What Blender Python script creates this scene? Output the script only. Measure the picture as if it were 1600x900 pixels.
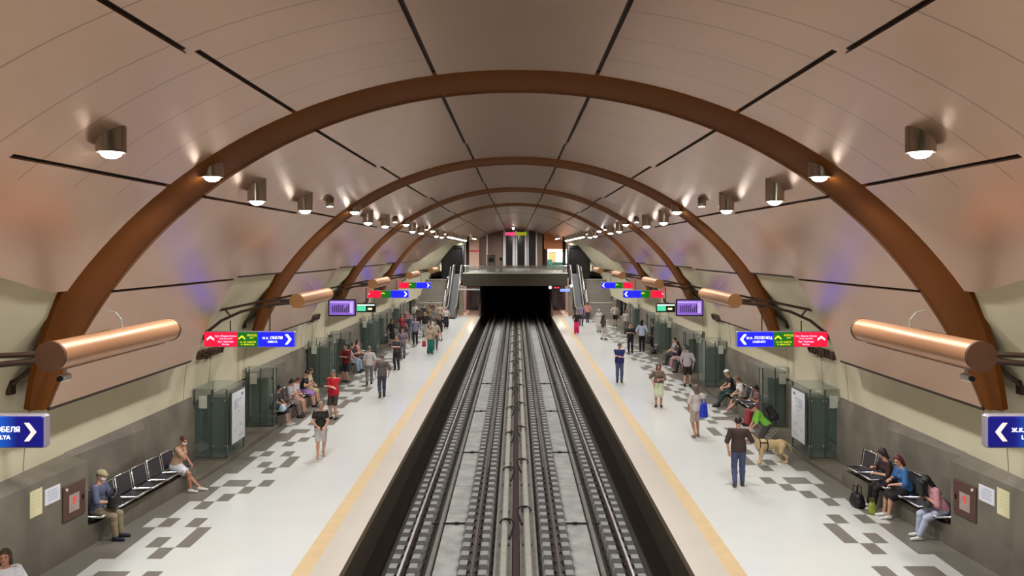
import bpy, math, random
import numpy as np
from mathutils import Vector, Matrix
random.seed(7)
SC = bpy.context.scene
COL = SC.collection
for o in list(bpy.data.objects):
    bpy.data.objects.remove(o, do_unlink=True)

# ------------------------------------------------------------------ camera
F = 1270.0           # focal length in pixels of a 1600 px wide frame
CX, CY, H = 806.0, 393.0, 5.9
cam_d = bpy.data.cameras.new('camera')
cam = bpy.data.objects.new('camera', cam_d)
COL.objects.link(cam)
cam.location = (0, 0, H)
cam.rotation_euler = (math.radians(90), 0, 0)
cam_d.sensor_width = 36.0
cam_d.lens = 36.0 * F / 1600.0
cam_d.shift_x = -(CX - 800) / 1600.0
cam_d.shift_y = -(450 - CY) / 1600.0
cam_d.clip_start = 0.05
cam_d.clip_end = 500
SC.camera = cam

# ------------------------------------------------------------------ world, exposure
W = bpy.data.worlds.new('world'); SC.world = W
W.use_nodes = True
W.node_tree.nodes['Background'].inputs[0].default_value = (0.9, 0.95, 1.0, 1)
W.node_tree.nodes['Background'].inputs[1].default_value = 0.02
SC.view_settings.view_transform = 'Standard'
SC.view_settings.look = 'None'
SC.view_settings.gamma = 1.0
SC.view_settings.use_curve_mapping = False
SC.view_settings.exposure = 0.0
try:
    SC.cycles.use_denoising = True
    SC.cycles.max_bounces = 8
    SC.cycles.diffuse_bounces = 4
    SC.cycles.glossy_bounces = 3
    SC.cycles.transparent_max_bounces = 12
    SC.cycles.sample_clamp_indirect = 6.0
except Exception:
    pass
SPOT_W = 600.0        # watts of one ceiling can lamp
SPOT_COL = (0.97, 0.985, 1.0)

# ------------------------------------------------------------------ materials
def lin(c):
    r = []
    for v in c:
        v = v / 255.0
        r.append(v / 12.92 if v <= 0.04045 else ((v + 0.055) / 1.055) ** 2.4)
    return tuple(r)
MATS = {}
def mat(name, rgb, rough=0.6, metal=0.0, var=0.08, scale=6.0, bump=0.0, spec=0.5, emit=None, estr=0.0, alpha=1.0):
    if name in MATS:
        return MATS[name]
    m = bpy.data.materials.new(name); m.use_nodes = True
    nt = m.node_tree; bs = nt.nodes['Principled BSDF']
    c = lin(rgb)
    tc = nt.nodes.new('ShaderNodeTexCoord')
    nz = nt.nodes.new('ShaderNodeTexNoise'); nz.inputs['Scale'].default_value = scale; nz.inputs['Detail'].default_value = 4
    nt.links.new(tc.outputs['Object'], nz.inputs['Vector'])
    rp = nt.nodes.new('ShaderNodeValToRGB')
    rp.color_ramp.elements[0].position = 0.3; rp.color_ramp.elements[1].position = 0.7
    rp.color_ramp.elements[0].color = tuple(max(0, v * (1 - var)) for v in c) + (1,)
    rp.color_ramp.elements[1].color = tuple(min(1, v * (1 + var)) for v in c) + (1,)
    nt.links.new(nz.outputs['Fac'], rp.inputs['Fac'])
    nt.links.new(rp.outputs['Color'], bs.inputs['Base Color'])
    bs.inputs['Roughness'].default_value = rough
    bs.inputs['Metallic'].default_value = metal
    bs.inputs['Specular IOR Level'].default_value = spec
    bs.inputs['Alpha'].default_value = alpha
    if bump:
        b = nt.nodes.new('ShaderNodeBump'); b.inputs['Strength'].default_value = bump; b.inputs['Distance'].default_value = 0.02
        nt.links.new(nz.outputs['Fac'], b.inputs['Height']); nt.links.new(b.outputs['Normal'], bs.inputs['Normal'])
    if emit is not None:
        bs.inputs['Emission Color'].default_value = lin(emit) + (1,)
        bs.inputs['Emission Strength'].default_value = estr
    MATS[name] = m
    return m
def col(rgb, rough=0.75):
    return mat('cloth_%d_%d_%d' % tuple(rgb), rgb, rough, var=0.12, scale=25)

def panel_mat():
    m = mat('ceiling_panel_metal', (184, 148, 124), 0.28, 0.68, 0.04, 0.7)
    nt = m.node_tree; bs = nt.nodes['Principled BSDF']
    g = nt.nodes.new('ShaderNodeNewGeometry'); s = nt.nodes.new('ShaderNodeSeparateXYZ')
    nt.links.new(g.outputs['Position'], s.inputs[0])
    d = nt.nodes.new('ShaderNodeMath'); d.operation = 'DIVIDE'; d.inputs[1].default_value = 1.2
    nt.links.new(s.outputs['Y'], d.inputs[0])
    fr = nt.nodes.new('ShaderNodeMath'); fr.operation = 'FRACT'; nt.links.new(d.outputs[0], fr.inputs[0])
    lt = nt.nodes.new('ShaderNodeMath'); lt.operation = 'LESS_THAN'; lt.inputs[1].default_value = 0.016
    nt.links.new(fr.outputs[0], lt.inputs[0])
    mx = nt.nodes.new('ShaderNodeMix'); mx.data_type = 'RGBA'
    old = bs.inputs['Base Color'].links[0].from_socket
    # only the rows of narrow sheets beside the crown have cross joints
    zt = nt.nodes.new('ShaderNodeMath'); zt.operation = 'GREATER_THAN'; zt.inputs[1].default_value = 6.75
    nt.links.new(s.outputs['Z'], zt.inputs[0])
    xa = nt.nodes.new('ShaderNodeMath'); xa.operation = 'ABSOLUTE'; nt.links.new(s.outputs['X'], xa.inputs[0])
    xt = nt.nodes.new('ShaderNodeMath'); xt.operation = 'GREATER_THAN'; xt.inputs[1].default_value = 1.31
    nt.links.new(xa.outputs[0], xt.inputs[0])
    for q in (zt, xt):
        m2 = nt.nodes.new('ShaderNodeMath'); m2.operation = 'MULTIPLY'
        nt.links.new(lt.outputs[0], m2.inputs[0]); nt.links.new(q.outputs[0], m2.inputs[1]); lt = m2
    nt.links.new(lt.outputs[0], mx.inputs[0]); nt.links.new(old, mx.inputs[6])
    mx.inputs[7].default_value = lin((120, 95, 82)) + (1,)
    nt.links.new(mx.outputs[2], bs.inputs['Base Color'])
    return m
def concrete_mat():
    m = mat('stone_cladding', (114, 107, 93), 0.55, 0, 0.2, 1.3, 0.05)
    nt = m.node_tree; bs = nt.nodes['Principled BSDF']
    g = nt.nodes.new('ShaderNodeNewGeometry'); s = nt.nodes.new('ShaderNodeSeparateXYZ')
    nt.links.new(g.outputs['Position'], s.inputs[0])
    acc = None
    for ax, per in (('Y', 0.9), ('Z', 0.6)):
        d = nt.nodes.new('ShaderNodeMath'); d.operation = 'DIVIDE'; d.inputs[1].default_value = per
        nt.links.new(s.outputs[ax], d.inputs[0])
        fl = nt.nodes.new('ShaderNodeMath'); fl.operation = 'FLOOR'; nt.links.new(d.outputs[0], fl.inputs[0])
        cb = nt.nodes.new('ShaderNodeCombineXYZ') if acc is None else acc
        nt.links.new(fl.outputs[0], cb.inputs[0 if ax == 'Y' else 1]); acc = cb
    wn = nt.nodes.new('ShaderNodeTexWhiteNoise'); nt.links.new(acc.outputs[0], wn.inputs['Vector'])
    mr = nt.nodes.new('ShaderNodeMapRange'); mr.inputs[3].default_value = 0.86; mr.inputs[4].default_value = 1.1
    nt.links.new(wn.outputs['Value'], mr.inputs[0])
    mx = nt.nodes.new('ShaderNodeVectorMath'); mx.operation = 'SCALE'
    old = bs.inputs['Base Color'].links[0].from_socket
    nt.links.new(old, mx.inputs[0]); nt.links.new(mr.outputs[0], mx.inputs['Scale'])
    nt.links.new(mx.outputs[0], bs.inputs['Base Color'])
    return m
M_PANEL = panel_mat()
M_CONC = concrete_mat()
M_SEAM = mat('seam_dark', (46, 26, 16), 0.7)
M_ARCH = mat('arch_brown', (106, 58, 12), 0.65, 0.0, 0.06, 1.5, spec=.12)
M_PLASTER = mat('plaster_cream', (200, 191, 162), 0.85, 0, 0.03, 1.2)
M_WHITE = mat('floor_white', (212, 213, 207), 0.22, 0, 0.02, 0.8)
M_CREAM = mat('floor_edge_cream', (194, 184, 168), 0.3, 0, 0.03, 0.8)
M_YELLOW = mat('floor_yellow', (200, 172, 124), 0.5, 0, 0.06, 3)
M_GREYT = mat('floor_grey_tile', (122, 117, 108), 0.35, 0, 0.07, 2.5)
M_NOSE = mat('platform_nosing', (128, 114, 92), 0.7, 0, 0.1, 2)
M_DARKWALL = mat('track_side_wall', (66, 56, 44), 0.8, 0, 0.2, 2)
M_BED = mat('track_bed', (46, 38, 28), 0.9, 0, 0.25, 1.5, 0.1)
M_SLAB = mat('track_slab', (150, 150, 144), 0.8, 0, 0.22, 2.2, 0.05)
M_BLOCK = mat('rail_block_concrete', (140, 138, 134), 0.8, 0, 0.15, 9, 0.1)
M_RAIL = mat('rail_steel', (118, 108, 100), 0.32, 0.85, 0.1, 6)
M_PAD = mat('rubber_black', (22, 20, 19), 0.8)
M_PIPE = mat('pipe_grey', (158, 154, 142), 0.5, 0, 0.08, 4)
M_REDGAP = mat('drain_dark_red', (48, 20, 18), 0.8, 0, 0.15, 3)
M_STEEL = mat('steel_dark', (58, 52, 46), 0.45, 0.4)
M_BRKT = mat('bracket_brown', (62, 44, 32), 0.5, 0.2)
M_CHROME = mat('chrome', (225, 225, 225), 0.18, 1.0, 0.02)
M_SEATP = mat('seat_mesh_dark', (76, 74, 78), 0.4, 0.5)
M_COPPER = mat('copper_shell', (192, 140, 102), 0.36, 0.5, 0.03, 2)
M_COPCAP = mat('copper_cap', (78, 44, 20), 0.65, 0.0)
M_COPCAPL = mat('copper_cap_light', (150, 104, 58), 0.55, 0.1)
M_CAN = mat('can_steel', (178, 170, 160), 0.25, 0.9, 0.03)
M_LENS = mat('lamp_lens', (255, 255, 255), 0.4, emit=(255, 252, 242), estr=28)
M_GLASS = mat('glass_green', (150, 178, 164), 0.04, 0, 0.02, alpha=0.12, spec=0.9)
M_GLASSROOF = mat('glass_roof', (140, 154, 142), 0.12, 0, 0.05, alpha=0.4, spec=0.9)
M_INNER = mat('inner_dark_green', (84, 90, 78), 0.5)
M_FRAME = mat('frame_grey', (92, 96, 90), 0.4, 0.5)
M_POSTER = mat('poster_white', (228, 232, 236), 0.35, 0, 0.03, 3)
M_PAPER = mat('paper_white', (226, 226, 234), 0.7, 0, 0.02)
M_PAPERC = mat('paper_cream', (222, 214, 170), 0.7, 0, 0.02)
M_INK = mat('ink_blue_grey', (120, 128, 160), 0.7)
M_CAB = mat('cabinet_brown', (84, 54, 44), 0.5)
M_CABG = mat('cabinet_plate', (168, 150, 140), 0.5)
M_RED = mat('symbol_red', (220, 70, 80), 0.5, emit=(230, 60, 70), estr=0.35)
M_BLACKM = mat('plastic_black', (18, 18, 20), 0.4)
M_WHITEM = mat('plastic_white', (220, 220, 215), 0.4)
M_DKLET = mat('letters_brown', (84, 58, 44), 0.5, 0.3)
M_DARKPANEL = mat('dark_glazing', (30, 28, 32), 0.15, 0, 0.1, spec=0.8)
M_DECK = mat('deck_fascia', (58, 52, 38), 0.6, 0, 0.08, 2)
M_STEP = mat('stair_granite', (142, 136, 126), 0.6, 0, 0.1, 4)
M_BROWNCOL = mat('column_brown', (120, 96, 82), 0.5)
M_PINKWALL = mat('wall_pink_beige', (206, 168, 154), 0.6)
M_ORANGE = mat('wall_orange', (180, 112, 70), 0.6)
def E(name, rgb, s):
    return mat(name, rgb, 0.4, emit=rgb, estr=s, var=0.0)
S_RED, S_GREEN, S_BLUE = E('sign_red', (214, 14, 48), 1.4), E('sign_green', (14, 96, 26), 0.9), E('sign_blue', (16, 20, 232), 1.9)
S_NAVY = E('sign_navy', (8, 10, 110), 0.9)
def navy_glow():
    # the tube inside the box sign shows as a brighter field along its middle
    nt = S_NAVY.node_tree; bs = nt.nodes['Principled BSDF']
    tc = nt.nodes.new('ShaderNodeTexCoord'); s = nt.nodes.new('ShaderNodeSeparateXYZ'); nt.links.new(tc.outputs['Object'], s.inputs[0])
    ab = nt.nodes.new('ShaderNodeMath'); ab.operation = 'ABSOLUTE'; nt.links.new(s.outputs['X'], ab.inputs[0])
    rp = nt.nodes.new('ShaderNodeValToRGB'); nt.links.new(ab.outputs[0], rp.inputs['Fac'])
    e = rp.color_ramp.elements
    e[0].position = 0.45; e[0].color = lin((20, 130, 255)) + (1,)
    e[1].position = 0.92; e[1].color = lin((6, 8, 92)) + (1,)
    nt.links.new(rp.outputs['Color'], bs.inputs['Emission Color'])
navy_glow()
S_WHITE, S_YEL, S_PINK = E('sign_white', (245, 245, 250), 1.6), E('sign_yellow', (235, 225, 40), 1.0), E('sign_pink', (255, 190, 225), 1.3)

# ------------------------------------------------------------------ mesh collecting
class MB:
    def __init__(s):
        s.v = []; s.f = []; s.m = []; s.n = 0
    def add(s, verts, faces, mi=0):
        b = s.n
        s.v.extend([tuple(map(float, p)) for p in verts]); s.n += len(verts)
        for f in faces:
            s.f.append(tuple(b + i for i in f)); s.m.append(mi)
        return s
    def box(s, x0, x1, y0, y1, z0, z1, mi=0):
        x0, x1 = min(x0, x1), max(x0, x1); y0, y1 = min(y0, y1), max(y0, y1); z0, z1 = min(z0, z1), max(z0, z1)
        v = [(x, y, z) for z in (z0, z1) for y in (y0, y1) for x in (x0, x1)]
        return s.add(v, [(0, 2, 3, 1), (4, 5, 7, 6), (0, 1, 5, 4), (2, 6, 7, 3), (0, 4, 6, 2), (1, 3, 7, 5)], mi)
    def rbox(s, x0, x1, y0, y1, z0, z1, b=0.01, mi=0):
        # box with chamfered edges
        x0, x1 = min(x0, x1), max(x0, x1); y0, y1 = min(y0, y1), max(y0, y1); z0, z1 = min(z0, z1), max(z0, z1)
        b = min(b, (x1 - x0) * .45, (y1 - y0) * .45, (z1 - z0) * .45)
        rings = []
        for z, i in ((z0, b), (z0 + b, 0), (z1 - b, 0), (z1, b)):
            X0, X1, Y0, Y1 = x0 + i, x1 - i, y0 + i, y1 - i
            rings.append([(X0 + b, Y0, z), (X1 - b, Y0, z), (X1, Y0 + b, z), (X1, Y1 - b, z), (X1 - b, Y1, z), (X0 + b, Y1, z), (X0, Y1 - b, z), (X0, Y0 + b, z)])
        v = [p for r in rings for p in r]; f = []
        for k in range(3):
            for i in range(8):
                j = (i + 1) % 8
                f.append((k * 8 + i, k * 8 + j, k * 8 + 8 + j, k * 8 + 8 + i))
        f.append(tuple(range(7, -1, -1))); f.append(tuple(range(24, 32)))
        return s.add(v, f, mi)
    def prism(s, poly, h0, h1, axis='y', mi=0):
        # poly: 2-D outline; axis is the extrusion axis
        n = len(poly)
        def P(p, h):
            if axis == 'y': return (p[0], h, p[1])
            if axis == 'x': return (h, p[0], p[1])
            return (p[0], p[1], h)
        v = [P(p, h0) for p in poly] + [P(p, h1) for p in poly]
        f = [(i, (i + 1) % n, n + (i + 1) % n, n + i) for i in range(n)]
        f += [tuple(range(n - 1, -1, -1)), tuple(range(n, 2 * n))]
        return s.add(v, f, mi)
    def hexa(s, q0, q1, mi=0):
        # two quads joined
        v = list(q0) + list(q1)
        return s.add(v, [(3, 2, 1, 0), (4, 5, 6, 7), (0, 1, 5, 4), (1, 2, 6, 5), (2, 3, 7, 6), (3, 0, 4, 7)], mi)
    def tube(s, pts, r, n=8, mi=0, cap=True):
        pts = [Vector(p) for p in pts]
        rr = r if isinstance(r, (list, tuple)) else [r] * len(pts)
        v = []; f = []
        up = None
        for i, p in enumerate(pts):
            d = (pts[min(i + 1, len(pts) - 1)] - pts[max(i - 1, 0)]).normalized()
            if up is None:
                up = Vector((0, 0, 1)) if abs(d.z) < .9 else Vector((1, 0, 0))
            a = d.cross(up)
            if a.length < 1e-4: a = d.cross(Vector((1, 0.3, 0)))
            a.normalize(); b = a.cross(d).normalized(); up = b
            for k in range(n):
                t = 2 * math.pi * k / n
                v.append(p + (a * math.cos(t) + b * math.sin(t)) * rr[i])
        for i in range(len(pts) - 1):
            for k in range(n):
                k2 = (k + 1) % n
                f.append((i * n + k, (i + 1) * n + k, (i + 1) * n + k2, i * n + k2))
        if cap:
            f.append(tuple(range(n))); f.append(tuple(range(len(pts) * n - 1, len(pts) * n - n - 1, -1)))
        return s.add(v, f, mi)
    def lathe(s, prof, n=24, c=(0, 0, 0), mi=0):
        v = []; f = []
        for r, z in prof:
            for k in range(n):
                t = 2 * math.pi * k / n
                v.append((c[0] + r * math.cos(t), c[1] + r * math.sin(t), c[2] + z))
        for i in range(len(prof) - 1):
            for k in range(n):
                k2 = (k + 1) % n
                f.append((i * n + k, i * n + k2, (i + 1) * n + k2, (i + 1) * n + k))
        f.append(tuple(range(n - 1, -1, -1))); f.append(tuple(range((len(prof) - 1) * n, len(prof) * n)))
        return s.add(v, f, mi)
    def build(s, name, mats, parent=None, loc=(0, 0, 0), smooth=False):
        me = bpy.data.meshes.new(name)
        me.from_pydata(s.v, [], s.f)
        if not isinstance(mats, (list, tuple)): mats = [mats]
        for m in mats: me.materials.append(m)
        if len(mats) > 1: me.polygons.foreach_set('material_index', s.m)
        if smooth: me.polygons.foreach_set('use_smooth', [True] * len(me.polygons))
        me.update()
        o = bpy.data.objects.new(name, me); COL.objects.link(o)
        o.location = loc
        if parent is not None: o.parent = parent
        return o
def fixn(o):
    import bmesh
    bm = bmesh.new(); bm.from_mesh(o.data); bmesh.ops.recalc_face_normals(bm, faces=bm.faces[:]); bm.to_mesh(o.data); bm.free()
    return o
def smooth_angle(o, a=40):
    o.data.polygons.foreach_set('use_smooth', [True] * len(o.data.polygons))
    try: o.data.set_sharp_from_angle(angle=math.radians(a))
    except Exception: pass
    return o
def tag(o, label=None, cat=None, group=None, kind=None):
    if label: o['label'] = label
    if cat: o['category'] = cat
    if group: o['group'] = group
    if kind: o['kind'] = kind
    return o
def thing(name, loc, label, cat, rz=0, group=None):
    o = bpy.data.objects.new(name, None); COL.objects.link(o)
    o.empty_display_size = 0.1
    o.location = loc; o.rotation_euler = (0, 0, rz)
    return tag(o, label, cat, group)
def struct(o):
    o['kind'] = 'structure'; return o
def copy_tree(o, parent=None):
    c = o.copy(); COL.objects.link(c)
    if parent is not None: c.parent = parent
    for ch in o.children: copy_tree(ch, c)
    return c
def textmesh(name, s, size, m, parent, loc, rot, depth=0.004, align='CENTER', sx=1.0):
    cu = bpy.data.curves.new(name, 'FONT'); cu.body = s; cu.size = size; cu.extrude = depth
    cu.align_x = align; cu.align_y = 'CENTER'; cu.resolution_u = 3
    t = bpy.data.objects.new(name + '_src', cu); COL.objects.link(t)
    dg = bpy.context.evaluated_depsgraph_get()
    me = bpy.data.meshes.new_from_object(t.evaluated_get(dg))
    bpy.data.objects.remove(t, do_unlink=True)
    me.materials.clear(); me.materials.append(m)
    o = bpy.data.objects.new(name, me); COL.objects.link(o)
    o.location = loc; o.rotation_euler = rot; o.scale = (sx, 1, 1)
    if parent is not None: o.parent = parent
    return o
ORD = ['first', 'second', 'third', 'fourth', 'fifth', 'sixth', 'seventh', 'eighth', 'ninth', 'tenth', 'eleventh', 'twelfth',
       'thirteenth', 'fourteenth', 'fifteenth', 'sixteenth', 'seventeenth', 'eighteenth', 'nineteenth', 'twentieth',
       'twenty-first', 'twenty-second', 'twenty-third', 'twenty-fourth', 'twenty-fifth', 'twenty-sixth', 'twenty-seventh', 'twenty-eighth']
SIDE = {-1: 'left', 1: 'right'}
PI = math.pi
R_ = math.radians
def gp(px, py, z=0.0):
    """ground point seen at a pixel of the photograph"""
    s = (py - CY) / (H - z)
    return ((px - CX) / s, F / s)
# ================================================================== STRUCTURE
BAY, Y1 = 12.0, 13.6
def Rn(t):   # radius of the near-half vault panels at angle t (deg from the crown)
    return 8.85 - 0.13 * math.exp(-(t / 28.0) ** 2)
WPTS = [(-6, 8.9), (11, 8.9), (14.74, 8.74), (17.2, 8.5), (20.3, 8.2), (22.6, 8.07), (30, 7.95), (42, 7.95), (52, 8.1), (62, 8.4), (70, 9.05), (80, 9.05)]
def Xw(y, sg=-1):
    for (a, xa), (b, xb) in zip(WPTS, WPTS[1:]):
        if y <= b:
            t = (y - a) / (b - a); x = xa + (xb - xa) * t; break
    else:
        x = WPTS[-1][1]
    return x + 0.07 * sg

# platforms with their tiled floor (each side one slab)
PATTERN = {-1: (0, 2, 3), 0: (), 1: (1,), 2: (0, 2), 3: (0,), 4: (1, 3), 5: (), 6: (2,), 7: (1, 3), 8: (0, 3)}
BORDER = {-1: 5, 0: 5, 1: 4, 2: 4, 3: 4, 4: 5, 5: 4, 6: 4, 7: 3, 8: 3}
rnd = random.Random(3)
def floor_side(sg):
    g0, r0 = (6.5, 15.0) if sg < 0 else (6.65, 15.24)
    edge, ya, yb = (3.22, 3.78, 4.1) if sg < 0 else (3.26, 3.9, 4.22)
    xs = [edge, ya, yb] + [g0 - 0.3 * k for k in range(8, 0, -1) if g0 - 0.3 * k > yb + .02] + [g0 + 0.3 * k for k in range(0, 12)]
    mb = MB()
    n0, n1 = -30, 160
    ys = [r0 + 0.6 * r for r in range(n0, n1 + 1)]
    NX = len(xs)
    v = [(sg * x, y, 0.0) for y in ys for x in xs]
    fs = [[], [], [], []]
    for j in range(len(ys) - 1):
        r = n0 + j; yc = (ys[j] + ys[j + 1]) / 2
        key = ((r + 1) % 10) - 1
        shift = 0 if r < 9 else 1
        for i in range(NX - 1):
            q = (j * NX + i, j * NX + i + 1, (j + 1) * NX + i + 1, (j + 1) * NX + i)
            if sg < 0: q = q[::-1]
            x = (xs[i] + xs[i + 1]) / 2
            c = int(math.floor((x - g0) / 0.3 + 1e-6)) + shift
            if x < ya: mi = 1
            elif x < yb: mi = 2
            else:
                dark = c >= BORDER[key] or (c in PATTERN[key]) or x > Xw(yc, sg) - 0.25
                if not dark and yc > 27 and 0 <= c <= 4 and rnd.random() < 0.16: dark = True
                mi = 3 if dark else 0
            fs[mi].append(q)
    mb.add(v, [])
    for mi in range(4):
        for q in fs[mi]: mb.f.append(q); mb.m.append(mi)
    # platform body under the floor: side face with a nosing towards the tracks
    y0, y1 = ys[0], ys[-1]
    mb.box(sg * edge, sg * xs[-1], y0, y1, -0.16, -0.004, 5)
    mb.box(sg * (edge + 0.12), sg * xs[-1], y0, y1, -1.2, -0.16, 4)
    return struct(mb.build('floor', [M_WHITE, M_CREAM, M_YELLOW, M_GREYT, M_DARKWALL, M_NOSE]))
for sg in (-1, 1): floor_side(sg)

# track trench
struct(MB().box(-3.5, 3.5, -4, 112, -1.4, -1.12).build('floor_track_bed', M_BED))
mb = MB(); mb.box(-0.075, 0.075, -4, 108, -1.115, -1.06)
struct(mb.build('trim_1', M_REDGAP))
# light slabs between the rails, cut by cross joints
for sg in (-1, 1):
    mb = MB(); y = 6.9 - 6 * 2
    while y < 108:
        mb.rbox(sg * 1.27, sg * 1.80, y + .03, y + 7.27 - .03, -1.12, -1.02, .015); y += 7.27
    struct(mb.build('floor_track_slab', M_SLAB))
    mb = MB(); y = -5.1
    while y < 108:
        mb.rbox(sg * 1.83, sg * 1.93, y + .03, y + 7.24, -1.12, -0.96, .015); y += 7.27
    struct(mb.build('floor_track_kerb', mat('kerb_grey', (112, 108, 100), .8, 0, .15, 3)))
    mb = MB(); mb.rbox(sg * .09, sg * 0.50, -4, 108, -1.12, -1.03, .02)
    struct(mb.build('floor_cable_pad', mat('pad_grey', (126, 122, 114), .8, 0, .15, 3)))

# ---------------------------------------------------------------- vault
def shell(mb, y0, y1, ta, tb, R, th=0.04, mi=0, ny=1, step=2.0, y0f=None, tbf=None):
    """curved plate between angles ta..tb (signed, deg) and y0..y1; R(t) inner radius"""
    nt = max(2, int(abs(tb - ta) / step) + 1)
    V = []; 
    for L in (0, 1):
        for j in range(ny + 1):
            for i in range(nt + 1):
                yy = y0 + (y1 - y0) * j / ny
                te = tb if tbf is None else (1 if tb > 0 else -1) * tbf(yy)
                t = ta + (te - ta) * i / nt
                if j == 0 and y0f: yy = y0f(t)
                r = R(abs(t)) + L * th
                V.append((r * math.sin(R_(t)), yy, r * math.cos(R_(t))))
    NT = nt + 1; N = NT * (ny + 1)
    f = []
    fl = tb > ta
    for j in range(ny):
        for i in range(nt):
            q = (j * NT + i, j * NT + i + 1, (j + 1) * NT + i + 1, (j + 1) * NT + i)
            qo = tuple(N + k for k in q)
            f.append(q if fl else q[::-1]); f.append(qo[::-1] if fl else qo)
    def side(a, b):
        f.append((a, b, N + b, N + a))
    for i in range(nt):
        side(i, i + 1); side(ny * NT + i + 1, ny * NT + i)
    for j in range(ny):
        side((j + 1) * NT, j * NT); side(j * NT + nt, (j + 1) * NT + nt)
    mb.add(V, f, mi)
SEAMS = [8.5, 23.7, 38.9, 54.1, 69.3]
GAP = 0.22   # half seam in degrees
ceil = thing('ceiling', (0, 0, 0), None, None); struct(ceil)
def half(y0, y1, dR, tmax, nm='ceiling_panel', tbf=None, ny=1):
    mb = MB()
    R = lambda t: Rn(t) + dR
    shell(mb, y0, y1, -SEAMS[0] + GAP, SEAMS[0] - GAP, R, ny=ny)
    for a, b in zip(SEAMS, SEAMS[1:]):
        if b > tmax + .1: break
        last = abs(b - tmax) < .1
        for sg in (-1, 1):
            shell(mb, y0, y1, sg * (a + GAP), sg * (b - (0 if last else GAP)), R, ny=ny if not (last and tbf) else max(ny, 8), tbf=tbf if last else None)
    o = fixn(mb.build(nm, M_PANEL, ceil)); smooth_angle(o, 30)
    # dark backing seen through the seams
    mb = MB()
    tb_ = tmax - .15 if tbf is None else tmax - 7
    shell(mb, y0 + .02, y1 - .02, -tb_, tb_, lambda t: Rn(t) + dR + .055, th=.02)
    if tbf is None:
        # dark trim bead under the lowest panel
        for sg in (-1, 1):
            shell(mb, y0, y1, sg * (tmax), sg * (tmax + .45), lambda t: Rn(t) + dR + .01, th=.03)
    fixn(mb.build('panel_backing', M_SEAM, ceil))
def edge0(y):   # lower edge of the panels in the bay over the viewer
    return 54.1 if y > 12.66 else 54.1 - (12.66 - y) * 1.5
arches = []
for k in range(-1, 4):
    ya = Y1 + BAY * k
    half(ya + 0.85, ya + 7.2, 0.0, 69.3)
    if k == -1: half(ya + 7.2, ya + BAY - .36, 0.12, 54.1, tbf=edge0)
    else: half(ya + 7.2, ya + BAY - (.36 if k < 3 else 0), 0.12, 54.1)
    # lower panel bead, far half
yl = Y1 + BAY * 4
# last bay: the lower edge climbs towards the concourse
ya = Y1 + BAY * 3
def arch(k):
    ya = Y1 + BAY * k
    mb = MB(); n = 72; tm = 69.6
    prof = []   # (dy, dr) section: rounded near face, soffit, far side
    sec = [(-0.52, 0.15), (-0.44, 0.118), (-0.32, 0.085), (-0.15, 0.06), (0.08, 0.045), (0.40, 0.04), (0.90, 0.04), (0.90, 0.25), (-0.52, 0.25)]
    V = []
    for i in range(n + 1):
        t = -tm + 2 * tm * i / n
        nar = max(0, (abs(t) - 54) / 15.6) * 1.0
        for dy, dr in sec:
            y = ya + (dy if dy > .5 else min(dy + nar, .7 + dy * .1))
            r = Rn(abs(t)) + dr
            V.append((r * math.sin(R_(t)), y, r * math.cos(R_(t))))
    m = len(sec); f = []
    for i in range(n):
        for j in range(m):
            f.append((i * m + j, i * m + (j + 1) % m, (i + 1) * m + (j + 1) % m, (i + 1) * m + j))
    f.append(tuple(range(m))); f.append(tuple(range(n * m + m - 1, n * m - 1, -1)))
    mb.add(V, f)
    o = fixn(mb.build('ceiling_arch', M_ARCH)); smooth_angle(o, 35)
    return struct(o)
for k in range(-1, 4): arch(k)
# end vault: from the last arch to the concourse wall
ye = Y1 + BAY * 3 + 0.85 + 6.35   # 56.8 already covered by the loop's far half up to 61.6
mb = MB()
def edgeE(y): return 54.1 - min(1.0, max(0, (y - 61.6) / 12.0)) * 15.2
Rt = lambda t: Rn(t) + .10
shell(mb, 61.6, 110, -SEAMS[0] + GAP, SEAMS[0] - GAP, Rt)
for a, b in zip(SEAMS[:2], SEAMS[1:3]):
    for sg in (-1, 1): shell(mb, 61.6, 110, sg * (a + GAP), sg * (b - GAP), Rt)
for sg in (-1, 1): shell(mb, 61.6, 110, sg * (38.9 + GAP), sg * 54.1, Rt, ny=14, tbf=edgeE)
smooth_angle(fixn(mb.build('ceiling_panel', M_PANEL, ceil)), 30)
mb = MB(); shell(mb, 61.6, 110, -38, 38, lambda t: Rn(t) + .16, th=.02)
fixn(mb.build('panel_backing', M_SEAM, ceil))

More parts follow.
